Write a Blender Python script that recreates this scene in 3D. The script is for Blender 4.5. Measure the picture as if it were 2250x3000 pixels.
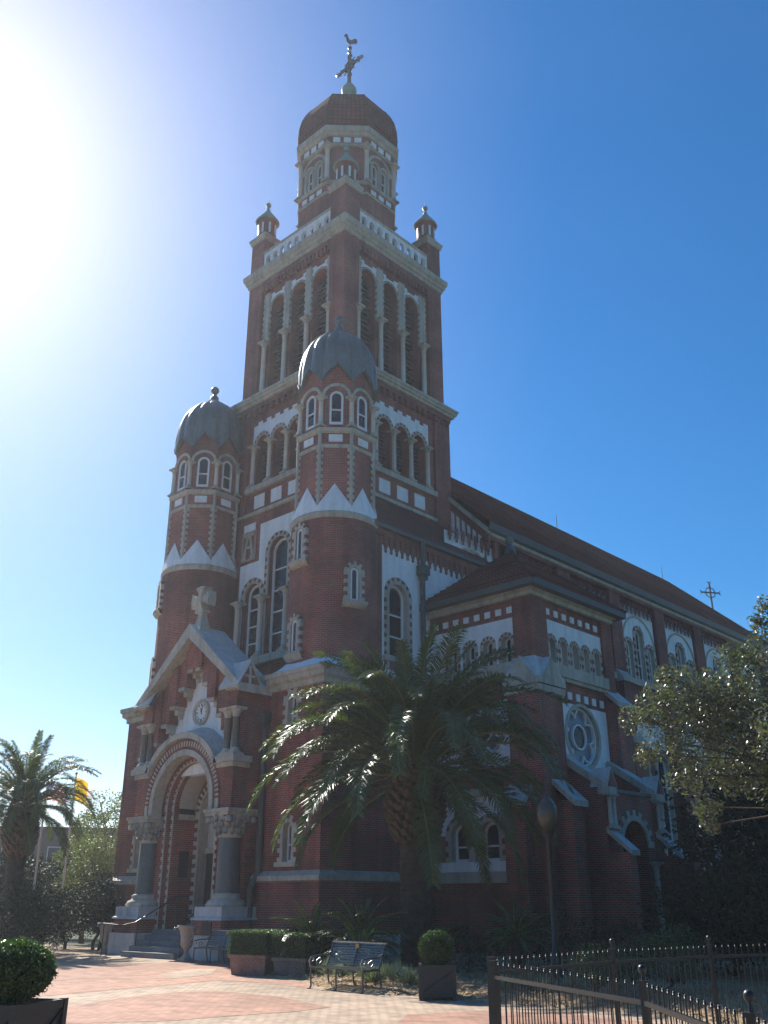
import bpy, math, random
from mathutils import Vector, Matrix
from mathutils.geometry import tessellate_polygon
R = math.radians
pi = math.pi
for o in list(bpy.data.objects): bpy.data.objects.remove(o)
scene = bpy.context.scene
col = scene.collection

# ---------------------------------------------------------------- camera
cam_d = bpy.data.cameras.new('camera'); cam = bpy.data.objects.new('camera', cam_d); col.objects.link(cam)
yaw, pitch, roll = -0.754, 0.396, -0.001
fw = Vector((math.sin(yaw)*math.cos(pitch), math.cos(yaw)*math.cos(pitch), math.sin(pitch)))
rt = fw.cross(Vector((0, 0, 1))).normalized(); up = rt.cross(fw)
r2 = rt*math.cos(roll)+up*math.sin(roll); u2 = -rt*math.sin(roll)+up*math.cos(roll)
cam.matrix_world = Matrix(((r2.x, u2.x, -fw.x, 0), (r2.y, u2.y, -fw.y, 0), (r2.z, u2.z, -fw.z, 1.75), (0, 0, 0, 1)))
cam_d.sensor_fit = 'VERTICAL'; cam_d.sensor_height = 36; cam_d.lens = 2742/3000*36
cam_d.clip_end = 3000; cam_d.clip_start = .1
scene.camera = cam

# ---------------------------------------------------------------- light
SUN = Vector((-0.745, 0.185, 0.642)).normalized()
el = math.asin(SUN.z); az = math.atan2(SUN.x, SUN.y)
w = bpy.data.worlds.new('World'); scene.world = w; w.use_nodes = True
nt = w.node_tree; nt.nodes.clear()
sky = nt.nodes.new('ShaderNodeTexSky'); sky.sky_type = 'NISHITA'; sky.sun_disc = False
sky.sun_elevation = el; sky.sun_rotation = az
sky.air_density = 1.0; sky.dust_density = .64; sky.ozone_density = 3.6; sky.altitude = 10
bg = nt.nodes.new('ShaderNodeBackground'); bg.inputs[1].default_value = 0.075
wo = nt.nodes.new('ShaderNodeOutputWorld')
hs_ = nt.nodes.new('ShaderNodeHueSaturation'); hs_.inputs['Saturation'].default_value = 1.6; hs_.inputs['Hue'].default_value = .5; hs_.inputs['Value'].default_value = 1.0
nt.links.new(sky.outputs[0], hs_.inputs['Color']); nt.links.new(hs_.outputs[0], bg.inputs[0]); nt.links.new(bg.outputs[0], wo.inputs[0])
sd = bpy.data.lights.new('sun', 'SUN'); sd.energy = 4.8; sd.angle = R(.53); sd.color = (1, .95, .86)
so = bpy.data.objects.new('sun', sd); col.objects.link(so)
so.rotation_euler = (-SUN).to_track_quat('-Z', 'Y').to_euler(); so.location = (-60, 20, 60)
scene.view_settings.view_transform = 'Standard'; scene.view_settings.look = 'None'
scene.view_settings.exposure = 0.85; scene.view_settings.gamma = 1
scene.render.resolution_x = 768; scene.render.resolution_y = 1024

# ---------------------------------------------------------------- materials
def newmat(name):
    m = bpy.data.materials.new(name); m.use_nodes = True
    n = m.node_tree; b = n.nodes['Principled BSDF']; return m, n, b
def N(n, t, **k):
    x = n.nodes.new(t)
    for a, v in k.items(): setattr(x, a, v)
    return x
def mat(name, c, rough=.7, var=.12, scale=3., bump=.0, metal=0., spec=None, c2=None, detail=6, trans=0, streak=0):
    m, n, b = newmat(name)
    tc = N(n, 'ShaderNodeTexCoord'); no = N(n, 'ShaderNodeTexNoise'); no.inputs['Scale'].default_value = scale; no.inputs['Detail'].default_value = detail
    n.links.new(tc.outputs['Object'], no.inputs['Vector'])
    no2 = N(n, 'ShaderNodeTexNoise'); no2.inputs['Scale'].default_value = scale*7; no2.inputs['Detail'].default_value = 3
    n.links.new(tc.outputs['Object'], no2.inputs['Vector'])
    av = N(n, 'ShaderNodeMath', operation='ADD'); n.links.new(no.outputs[0], av.inputs[0]); n.links.new(no2.outputs[0], av.inputs[1])
    hf = N(n, 'ShaderNodeMath', operation='MULTIPLY'); n.links.new(av.outputs[0], hf.inputs[0]); hf.inputs[1].default_value = .5
    cr = N(n, 'ShaderNodeValToRGB'); cr.color_ramp.elements[0].position = .35; cr.color_ramp.elements[1].position = .65
    lo = c2 or tuple(max(0, x*(1-var*2)) for x in c)
    hi = tuple(min(1, x*(1+var)) for x in c)
    cr.color_ramp.elements[0].color = (*lo, 1); cr.color_ramp.elements[1].color = (*hi, 1)
    n.links.new(hf.outputs[0], cr.inputs[0]); n.links.new(cr.outputs[0], b.inputs['Base Color'])
    if streak:
        mg = N(n, 'ShaderNodeMapping'); mg.inputs['Scale'].default_value = (2.2, 2.2, .2); n.links.new(tc.outputs['Object'], mg.inputs[0])
        n3 = N(n, 'ShaderNodeTexNoise'); n3.inputs['Scale'].default_value = 1.6; n3.inputs['Detail'].default_value = 10; n3.inputs['Roughness'].default_value = .65; n.links.new(mg.outputs[0], n3.inputs['Vector'])
        m3 = N(n, 'ShaderNodeMapRange'); m3.inputs[1].default_value = .45; m3.inputs[2].default_value = .75; m3.inputs[3].default_value = 1.0; m3.inputs[4].default_value = 1-streak; n.links.new(n3.outputs[0], m3.inputs[0])
        mz = N(n, 'ShaderNodeVectorMath', operation='MULTIPLY'); n.links.new(cr.outputs[0], mz.inputs[0]); n.links.new(m3.outputs[0], mz.inputs[1]); n.links.new(mz.outputs[0], b.inputs['Base Color'])
    b.inputs['Roughness'].default_value = rough; b.inputs['Metallic'].default_value = metal
    if spec is not None: b.inputs['Specular IOR Level'].default_value = spec
    if bump:
        bp = N(n, 'ShaderNodeBump'); bp.inputs['Strength'].default_value = bump; bp.inputs['Distance'].default_value = .03
        n.links.new(hf.outputs[0], bp.inputs['Height']); n.links.new(bp.outputs[0], b.inputs['Normal'])
    return m
def brickmat(name, ca, cb, mortar, bw=.215, bh=.075, msz=.009, bump=.5, rough=.85, off=.5, patch=.5, patchs=.5):
    m, n, b = newmat(name)
    uv = N(n, 'ShaderNodeUVMap'); bt = N(n, 'ShaderNodeTexBrick')
    bt.offset = off; bt.inputs['Scale'].default_value = 1; bt.inputs['Brick Width'].default_value = bw; bt.inputs['Row Height'].default_value = bh
    bt.inputs['Mortar Size'].default_value = msz; bt.inputs['Mortar Smooth'].default_value = .2; bt.inputs['Bias'].default_value = 0
    bt.inputs['Color1'].default_value = (*ca, 1); bt.inputs['Color2'].default_value = (*cb, 1); bt.inputs['Mortar'].default_value = (*mortar, 1)
    n.links.new(uv.outputs[0], bt.inputs['Vector'])
    tc = N(n, 'ShaderNodeTexCoord'); no = N(n, 'ShaderNodeTexNoise'); no.inputs['Scale'].default_value = patchs; no.inputs['Detail'].default_value = 8
    n.links.new(tc.outputs['Object'], no.inputs['Vector'])
    mp = N(n, 'ShaderNodeMapRange'); mp.inputs[1].default_value = .3; mp.inputs[2].default_value = .7; mp.inputs[3].default_value = 1-patch; mp.inputs[4].default_value = 1+patch*.6
    n.links.new(no.outputs[0], mp.inputs[0])
    mx = N(n, 'ShaderNodeVectorMath', operation='MULTIPLY'); n.links.new(bt.outputs['Color'], mx.inputs[0]); n.links.new(mp.outputs[0], mx.inputs[1])
    mg = N(n, 'ShaderNodeMapping'); mg.inputs['Scale'].default_value = (1.6, 1.6, .16); n.links.new(tc.outputs['Object'], mg.inputs[0])
    n3 = N(n, 'ShaderNodeTexNoise'); n3.inputs['Scale'].default_value = 1.4; n3.inputs['Detail'].default_value = 9; n.links.new(mg.outputs[0], n3.inputs['Vector'])
    m3 = N(n, 'ShaderNodeMapRange'); m3.inputs[1].default_value = .45; m3.inputs[2].default_value = .72; m3.inputs[3].default_value = 1.0; m3.inputs[4].default_value = .62; n.links.new(n3.outputs[0], m3.inputs[0])
    mz = N(n, 'ShaderNodeVectorMath', operation='MULTIPLY'); n.links.new(mx.outputs[0], mz.inputs[0]); n.links.new(m3.outputs[0], mz.inputs[1])
    n.links.new(mz.outputs[0], b.inputs['Base Color']); b.inputs['Roughness'].default_value = rough
    bp = N(n, 'ShaderNodeBump'); bp.inputs['Strength'].default_value = bump; bp.inputs['Distance'].default_value = .012; bp.invert = True
    n.links.new(bt.outputs['Fac'], bp.inputs['Height']); n.links.new(bp.outputs[0], b.inputs['Normal'])
    return m
def tilemat(name, c, cd, row=.3, colw=.26):
    m, n, b = newmat(name)
    uv = N(n, 'ShaderNodeUVMap'); bt = N(n, 'ShaderNodeTexBrick'); bt.offset = 0
    bt.inputs['Scale'].default_value = 1; bt.inputs['Brick Width'].default_value = colw; bt.inputs['Row Height'].default_value = row
    bt.inputs['Mortar Size'].default_value = .035; bt.inputs['Mortar Smooth'].default_value = .6
    bt.inputs['Color1'].default_value = (*c, 1); bt.inputs['Color2'].default_value = (*[x*.7 for x in c], 1); bt.inputs['Mortar'].default_value = (*cd, 1)
    n.links.new(uv.outputs[0], bt.inputs['Vector']); 
    tc = N(n, 'ShaderNodeTexCoord'); no = N(n, 'ShaderNodeTexNoise'); no.inputs['Scale'].default_value = .7; no.inputs['Detail'].default_value = 8
    n.links.new(tc.outputs['Object'], no.inputs['Vector'])
    mp = N(n, 'ShaderNodeMapRange'); mp.inputs[1].default_value = .3; mp.inputs[2].default_value = .7; mp.inputs[3].default_value = .65; mp.inputs[4].default_value = 1.2
    n.links.new(no.outputs[0], mp.inputs[0])
    mx = N(n, 'ShaderNodeVectorMath', operation='MULTIPLY'); n.links.new(bt.outputs['Color'], mx.inputs[0]); n.links.new(mp.outputs[0], mx.inputs[1])
    n.links.new(mx.outputs[0], b.inputs['Base Color']); b.inputs['Roughness'].default_value = .9; b.inputs['Specular IOR Level'].default_value = .15
    bp = N(n, 'ShaderNodeBump'); bp.inputs['Strength'].default_value = .8; bp.inputs['Distance'].default_value = .05; bp.invert = True
    n.links.new(bt.outputs['Fac'], bp.inputs['Height']); n.links.new(bp.outputs[0], b.inputs['Normal'])
    return m
def leafmat(name, c, c2, rough=.4, trans=.25, spec=.5):
    m, n, b = newmat(name)
    gm = N(n, 'ShaderNodeNewGeometry'); cr = N(n, 'ShaderNodeValToRGB')
    cr.color_ramp.elements[0].color = (*c, 1); cr.color_ramp.elements[1].color = (*c2, 1)
    n.links.new(gm.outputs['Random Per Island'], cr.inputs[0]); n.links.new(cr.outputs[0], b.inputs['Base Color'])
    b.inputs['Roughness'].default_value = rough; b.inputs['Specular IOR Level'].default_value = spec
    tr = N(n, 'ShaderNodeBsdfTranslucent'); ms = N(n, 'ShaderNodeMixShader'); ms.inputs[0].default_value = trans
    mc = N(n, 'ShaderNodeVectorMath', operation='MULTIPLY'); mc.inputs[1].default_value = (1.3, 1.5, .5)
    n.links.new(cr.outputs[0], mc.inputs[0]); n.links.new(mc.outputs[0], tr.inputs[0])
    out = n.nodes['Material Output']
    n.links.new(b.outputs[0], ms.inputs[1]); n.links.new(tr.outputs[0], ms.inputs[2]); n.links.new(ms.outputs[0], out.inputs[0])
    return m
BRICK = brickmat('red_brick', (.37, .074, .046), (.21, .042, .032), (.31, .23, .18))
BRICK2 = brickmat('red_brick_trim', (.27, .075, .055), (.19, .05, .04), (.28, .22, .19), msz=.006)
STONE = mat('cast_stone', (.50, .45, .37), .8, .12, 1.2, .25, streak=.45)
SHAFT = mat('pale_stone_shaft', (.60, .57, .52), .6, .08, 2, .1)
WHITE = mat('white_stucco', (.84, .85, .86), .8, .05, .8, .12, streak=.25)
PAINT = mat('white_paint', (.78, .78, .77), .5, .05, 2)
TILE = tilemat('clay_tile', (.21, .06, .042), (.06, .02, .015))
LEAD = mat('lead_sheet', (.15, .175, .165), .42, .14, 1.1, .08, metal=.3, streak=.35)
COPPER = mat('green_copper', (.20, .34, .29), .55, .15, 3)
DARKM = mat('dark_metal', (.045, .045, .045), .45, .1, 5, metal=.3)
GUTTER = mat('gutter_metal', (.085, .085, .075), .5, .15, 3)
BRONZE = mat('bronze_patina', (.06, .065, .05), .5, .2, 4, metal=.3)
GRAN = mat('dark_granite', (.10, .10, .105), .3, .2, 12, spec=.5)
GLASS = mat('dark_glass', (.02, .024, .03), .22, .3, 1.5, spec=.35)
SKYGL = mat('pale_leaded_glass', (.13, .17, .22), .2, .1, 2)
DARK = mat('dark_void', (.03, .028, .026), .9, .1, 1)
LOUV = mat('louvre_boards', (.13, .125, .125), .8, .1, 2)
CREAM = mat('cream_plaster', (.52, .48, .42), .85, .06, .7)
DOORW = mat('dark_wood_door', (.05, .03, .022), .5, .2, 3)
CONC = mat('painted_concrete', (.55, .55, .54), .8, .1, 1.2, .15, streak=.3)
STEPM = mat('grey_step_stone', (.19, .19, .195), .7, .15, 2, .1)
IRON = mat('black_iron', (.012, .013, .015), .38, .15, 8, spec=.5)
BENCHM = mat('bench_green_black_paint', (.06, .075, .075), .28, .2, 10, spec=.7)
CAST = mat('cast_aluminium', (.35, .35, .34), .35, .2, 10, metal=.6)
GOLD = mat('brass_plate', (.35, .24, .08), .35, .1, 5, metal=.6)
BLACK = mat('black_numerals', (.03, .03, .03), .6, .05, 3)

# ---------------------------------------------------------------- mesh builder
class B:
    def __init__(s, T=None): s.v = []; s.f = []; s.m = []; s.sm = []; s.uv = []; s.mats = []; s.T = T
    def mi(s, m):
        if m not in s.mats: s.mats.append(m)
        return s.mats.index(m)
    def poly(s, pts, m, uvs=None, smooth=False):
        if s.T: pts = [s.T(p) for p in pts]
        else: pts = [Vector(p) for p in pts]
        i = len(s.v); s.v += pts; s.f.append(tuple(range(i, i+len(pts)))); s.m.append(s.mi(m)); s.sm.append(smooth)
        if uvs is None:
            n = Vector((0, 0, 0))
            for k in range(len(pts)):
                a = pts[k]; b = pts[(k+1) % len(pts)]
                n += Vector(((a.y-b.y)*(a.z+b.z), (a.z-b.z)*(a.x+b.x), (a.x-b.x)*(a.y+b.y)))
            if n.length > 0: n.normalize()
            if abs(n.z) > .95: uvs = [(p.x, p.y) for p in pts]
            else:
                t = Vector((-n.y, n.x, 0)).normalized(); b2 = n.cross(t)
                if b2.z < 0: b2 = -b2
                k = 1 if abs(n.z) < .2 else 0
                uvs = [(p.dot(t), p.z if k else p.dot(b2)) for p in pts]
        s.uv += uvs
    def box(s, x0, x1, y0, y1, z0, z1, m, skip=''):
        p = [(x0, y0, z0), (x1, y0, z0), (x1, y1, z0), (x0, y1, z0), (x0, y0, z1), (x1, y0, z1), (x1, y1, z1), (x0, y1, z1)]
        for k, q in (('b', (3, 2, 1, 0)), ('t', (4, 5, 6, 7)), ('f', (0, 1, 5, 4)), ('r', (1, 2, 6, 5)), ('k', (2, 3, 7, 6)), ('l', (3, 0, 4, 7))):
            if k not in skip: s.poly([p[i] for i in q], m)
    def obox(s, O, A, Bv, Cv, m):  # oriented box: origin corner and 3 edge vectors
        O = Vector(O); A = Vector(A); Bv = Vector(Bv); Cv = Vector(Cv)
        p = [O, O+A, O+A+Bv, O+Bv, O+Cv, O+A+Cv, O+A+Bv+Cv, O+Bv+Cv]
        if A.cross(Bv).dot(Cv) < 0: qs = ((0, 1, 2, 3), (7, 6, 5, 4), (4, 5, 1, 0), (5, 6, 2, 1), (6, 7, 3, 2), (7, 4, 0, 3))
        else: qs = ((3, 2, 1, 0), (4, 5, 6, 7), (0, 1, 5, 4), (1, 2, 6, 5), (2, 3, 7, 6), (3, 0, 4, 7))
        for q in qs: s.poly([p[i] for i in q], m)
    def lathe(s, cx, cy, prof, n, m, a0=0., a1=2*pi, rot=0., smooth=True, cap=True, lobe=None):
        k = .68 if s.T else 1
        rr = max(r for r, z in prof)
        acc = 0; L = [0]
        for i in range(1, len(prof)): acc += math.hypot(prof[i][0]-prof[i-1][0], prof[i][1]-prof[i-1][1]); L.append(acc)
        steep = abs(prof[-1][1]-prof[0][1]) > .5*acc
        for j in range(n):
            t0 = a0+(a1-a0)*j/n+rot; t1 = a0+(a1-a0)*(j+1)/n+rot
            for i in range(len(prof)-1):
                (ra, za), (rb, zb) = prof[i], prof[i+1]
                f = lobe or (lambda a: 1)
                P = [(cx+ra*f(t0)*math.cos(t0), cy+ra*f(t0)*math.sin(t0), za), (cx+ra*f(t1)*math.cos(t1), cy+ra*f(t1)*math.sin(t1), za),
                     (cx+rb*f(t1)*math.cos(t1), cy+rb*f(t1)*math.sin(t1), zb), (cx+rb*f(t0)*math.cos(t0), cy+rb*f(t0)*math.sin(t0), zb)]
                va, vb = (za*k, zb*k) if steep else (L[i]*k, L[i+1]*k)
                U = [(t0*rr*k, va), (t1*rr*k, va), (t1*rr*k, vb), (t0*rr*k, vb)]
                if ra < 1e-4: P = P[1:] if False else [P[0], P[2], P[3]]; U = [U[0], U[2], U[3]]
                elif rb < 1e-4: P = P[:3]; U = U[:3]
                s.poly(P, m, U, smooth)
    def cone(s, p0, p1, r0, r1, n, m, smooth=True):
        p0 = Vector(p0); p1 = Vector(p1); d = (p1-p0).normalized()
        x = d.orthogonal().normalized(); y = d.cross(x)
        for j in range(n):
            a = 2*pi*j/n; b = 2*pi*(j+1)/n
            e = x*math.cos(a)+y*math.sin(a); g = x*math.cos(b)+y*math.sin(b)
            s.poly([p0+e*r0, p0+g*r0, p1+g*r1, p1+e*r1], m, None, smooth)
        if r0 > .0: s.poly([p0+(x*math.cos(-2*pi*j/n)+y*math.sin(-2*pi*j/n))*r0 for j in range(n)], m)
        if r1 > .0: s.poly([p1+(x*math.cos(2*pi*j/n)+y*math.sin(2*pi*j/n))*r1 for j in range(n)], m)
    def ball(s, c, r, m, n=12, sq=(1, 1, 1)):
        for i in range(n//2):
            for j in range(n):
                def P(a, b):
                    ph = pi*a/(n//2); th = 2*pi*b/n
                    return (c[0]+r*sq[0]*math.sin(ph)*math.cos(th), c[1]+r*sq[1]*math.sin(ph)*math.sin(th), c[2]-r*sq[2]*math.cos(ph))
                if i == 0: q = [P(0, j), P(1, j+1), P(1, j)]
                elif i == n//2-1: q = [P(i, j), P(i, j+1), P(i+1, j)]
                else: q = [P(i, j), P(i, j+1), P(i+1, j+1), P(i+1, j)]
                if i == 0: q = q[::-1]; q = [q[0], q[2], q[1]][::-1] if False else q
                s.poly(q, m, None, True)
    def build(s, name, parent=None, loc=None):
        me = bpy.data.meshes.new(name); me.from_pydata([tuple(v) for v in s.v], [], s.f)
        for m in s.mats: me.materials.append(m)
        me.polygons.foreach_set('material_index', s.m); me.polygons.foreach_set('use_smooth', s.sm)
        ul = me.uv_layers.new(name='UVMap'); ul.data.foreach_set('uv', [c for p in s.uv for c in p])
        if any(s.sm):
            import bmesh
            bm = bmesh.new(); bm.from_mesh(me); bmesh.ops.remove_doubles(bm, verts=[v for v in bm.verts if any(f.smooth for f in v.link_faces)], dist=1e-4); bm.to_mesh(me); bm.free()
        me.update()
        o = bpy.data.objects.new(name, me); col.objects.link(o)
        if parent: o.parent = parent
        if loc: o.location = loc
        return o
def thing(name, label, cat, loc=(0, 0, 0), rz=0, group=None):
    o = bpy.data.objects.new(name, None); col.objects.link(o); o.location = loc; o.rotation_euler = (0, 0, rz); o.empty_display_size = .3
    return tag(o, label, cat, group)
def tag(o, label, cat, group=None):
    o['label'] = label; o['category'] = cat
    if group: o['group'] = group
    return o
def struct(o, kind='structure'):
    o['kind'] = kind; return o
def dup(root, loc, rz, label, group=None):
    r = root.copy(); col.objects.link(r); r.location = loc; r.rotation_euler = (0, 0, rz); r['label'] = label
    if group: r['group'] = group
    for ch in list(root.children):
        c = ch.copy(); col.objects.link(c); c.parent = r
        for g in ch.children:
            d = g.copy(); col.objects.link(d); d.parent = c
    return r

# church local frame: module units (1 unit = 0.68 m), u across the facade, v into the building, w up
KS = .68
def K(p): return Vector((p[0]*KS, p[1]*KS, p[2]*KS))
class Fr:
    def __init__(s, O, ang): s.O = Vector(O); s.N = Vector((math.cos(ang), math.sin(ang), 0)); s.U = Vector((-math.sin(ang), math.cos(ang), 0))
    def __call__(s, a, b, d=0): return s.O+s.U*a+s.N*d+Vector((0, 0, b))
# frame: U = left-to-right seen from outside; facade: N=-v so U=+u ; side: N=+u so U=+v
def FRONT(v): return Fr((0, v, 0), -pi/2)
def SIDE(u): return Fr((u, 0, 0), 0)
def BACKF(v): return Fr((0, v, 0), pi/2)
def LEFTF(u): return Fr((u, 0, 0), pi)
def arch(c, hw, b0, sp, n=12, k=1.):
    L = [(c-hw, b0), (c+hw, b0)]
    L += [(c+hw*math.cos(pi*i/n), sp+hw*k*math.sin(pi*i/n)) for i in range(n+1)]
    return L
def flat(b, F, loops, d, m, flip=False):
    vs = [[Vector((p[0], p[1], 0)) for p in L] for L in loops]
    flatp = [p for L in vs for p in L]
    for t in tessellate_polygon(vs):
        q = [flatp[i] for i in t]
        cr = (q[1]-q[0]).cross(q[2]-q[0]).z
        if cr < 0: q = q[::-1]
        if flip: q = q[::-1]
        b.poly([F(p.x, p.y, d) for p in q], m)
def loopsides(b, F, L, d0, d1, m, inward=True):
    A = sum(L[i][0]*L[(i+1) % len(L)][1]-L[(i+1) % len(L)][0]*L[i][1] for i in range(len(L)))
    if A < 0: L = L[::-1]
    for i in range(len(L)):
        p = L[i]; q = L[(i+1) % len(L)]
        Q = [F(p[0], p[1], d0), F(q[0], q[1], d0), F(q[0], q[1], d1), F(p[0], p[1], d1)]
        if not inward: Q = Q[::-1]
        b.poly(Q, m)
def wall(b, F, outer, holes, d, depth, m, jm=None):
    flat(b, F, [outer]+holes, d, m)
    for h in holes: loopsides(b, F, h, d, d-depth, jm or m)
def plate(b, F, outer, d0, d1, m, holes=[]):
    flat(b, F, [outer]+holes, d1, m); loopsides(b, F, outer, d0, d1, m, False)
    for h in holes: loopsides(b, F, h, d1, d0, m)
def rect(a0, a1, b0, b1): return [(a0, b0), (a1, b0), (a1, b1), (a0, b1)]
def fbox(b, F, a0, a1, b0, b1, d0, d1, m): plate(b, F, rect(a0, a1, b0, b1), d0, d1, m)
def surround(b, F, c, hi, ho, b0, sp, d0, d1, n=11, m1=None, m2=None, jh=.28, jamb=True, frac=.5):
    m1 = m1 or STONE; m2 = m2 or BRICK2; mid = hi+(ho-hi)*frac
    # continuous inner ring
    def arc(r, k=0): return [(c+r*math.cos(pi*i/n), sp+r*math.sin(pi*i/n)) for i in range(n+1)]
    I = arc(hi); M = arc(mid)
    pts = M+I[::-1]
    if jamb: pts = [(c+mid, b0)]+M+[(c-mid, b0), (c-hi, b0)]+I[::-1]+[(c+hi, b0)]
    plate(b, F, pts, d0, d1, m1)
    for i in range(n):
        a0 = pi*i/n; a1 = pi*(i+1)/n; w_ = ho if True else mid
        mm = m1 if i % 2 == 0 else m2
        q = [(c+mid*math.cos(a0), sp+mid*math.sin(a0)), (c+w_*math.cos(a0), sp+w_*math.sin(a0)), (c+w_*math.cos(a1), sp+w_*math.sin(a1)), (c+mid*math.cos(a1), sp+mid*math.sin(a1))]
        plate(b, F, q, d0, d1-(.0 if mm is m1 else .012), mm)
    if jamb:
        h = sp-b0; k = max(1, round(h/jh)); 
        if k % 2 == 0: k += 1
        for i in range(k):
            mm = m1 if (i % 2 == 0) else m2
            for s_ in (-1, 1):
                a, e = sorted((c+s_*mid, c+s_*ho)); fbox(b, F, a, e, b0+h*i/k, b0+h*(i+1)/k, d0, d1-(.0 if mm is m1 else .012), mm)
def window(F, c, hw, b0, sp, d, par, gm=None, bars=2, fw_=.14, name='window', mull=False):
    b = B(K)
    o = arch(c, hw, b0, sp, 12); i = arch(c, hw-fw_, b0+fw_*1.3, sp, 12)
    plate(b, F, o, d-.1, d, PAINT, [i])
    flat(b, F, [i], d-.09, gm or GLASS)
    for k in range(bars):
        z = b0+(sp+hw*.3-b0)*(k+1)/(bars+1); fbox(b, F, c-hw+fw_, c+hw-fw_, z-.045, z+.045, d-.08, d-.02, PAINT)
    if mull: fbox(b, F, c-.04, c+.04, b0+fw_, sp+hw-fw_, d-.085, d-.03, PAINT)
    return b.build(name, par)
def column(u, v, w0, w1, r, par, m=None, cm=None, name='column', caph=None, seg=14):
    m = m or SHAFT; cm = cm or STONE; b = B(K); ch = caph or 2.6*r
    b.box(u-1.75*r, u+1.75*r, v-1.75*r, v+1.75*r, w0, w0+.7*r, cm, 'b')
    b.lathe(u, v, [(1.65*r, w0+.7*r), (1.75*r, w0+.95*r), (1.6*r, w0+1.25*r), (1.2*r, w0+1.5*r), (1.25*r, w0+1.8*r), (1.02*r, w0+2.1*r)], seg, cm)
    b.lathe(u, v, [(1.0*r, w0+2.1*r), (.92*r, w1-ch)], seg, m)
    b.lathe(u, v, [(.92*r, w1-ch), (1.15*r, w1-ch+.12*r), (1.0*r, w1-ch+.3*r), (1.25*r, w1-ch*.55), (1.85*r, w1-ch*.28)], seg, cm)
    b.lathe(u, v, [(1.5*r, w1-ch*.3), (2.7*r, w1-ch*.26), (2.8*r, w1-ch*.12), (2.9*r, w1)], 4, cm, rot=pi/4, smooth=False)
    q = 2.9*r*math.cos(pi/4)
    b.poly([(u-q, v-q, w1), (u+q, v-q, w1), (u+q, v+q, w1), (u-q, v+q, w1)], cm)
    return b.build(name, par)
def cornice(b, u0, u1, v0, v1, prof, m):  # prof: list of (outset, w), rectangular ring
    for i in range(len(prof)-1):
        (a, za), (c, zb) = prof[i], prof[i+1]
        P = [[(u0-x, v0-x, z), (u1+x, v0-x, z), (u1+x, v1+x, z), (u0-x, v1+x, z)] for x, z in ((a, za), (c, zb))]
        for k in range(4):
            l = (k+1) % 4; b.poly([P[0][k], P[0][l], P[1][l], P[1][k]], m)
def teeth(b, F, a0, a1, top, n, h, m, d, wf=.55, step=.0):
    pw = (a1-a0)/n
    for i in range(n):
        x = a0+pw*(i+.5); z = top+step*(x-a0)
        plate(b, F, [(x-pw*wf/2, z-h*.72), (x-pw*wf*.27, z-h*.72), (x-pw*wf*.27, z-h), (x+pw*wf*.27, z-h), (x+pw*wf*.27, z-h*.72), (x+pw*wf/2, z-h*.72), (x+pw*wf/2, z), (x-pw*wf/2, z)], 0, d, m)

def coursed(b, A, Bp, C, D, n, m, lift=.09):
    A, Bp, C, D = map(Vector, (A, Bp, C, D))
    for i in range(n):
        f, g = i/n, (i+1)/n; u = Vector((0, 0, lift))
        a, c = A.lerp(D, f), Bp.lerp(C, f); e, h = A.lerp(D, g), Bp.lerp(C, g)
        b.poly([a+u, c+u, h, e], m); b.poly([a, c, c+u, a+u], m)
CH = thing('cathedral', 'tall red brick and white cathedral with domed bell tower, twin turrets and gabled entrance porch', 'cathedral', (-44.92*KS, 33.42*KS, 0))

# ================================================================= CATHEDRAL
VC = 9.93   # tower centre depth
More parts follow.
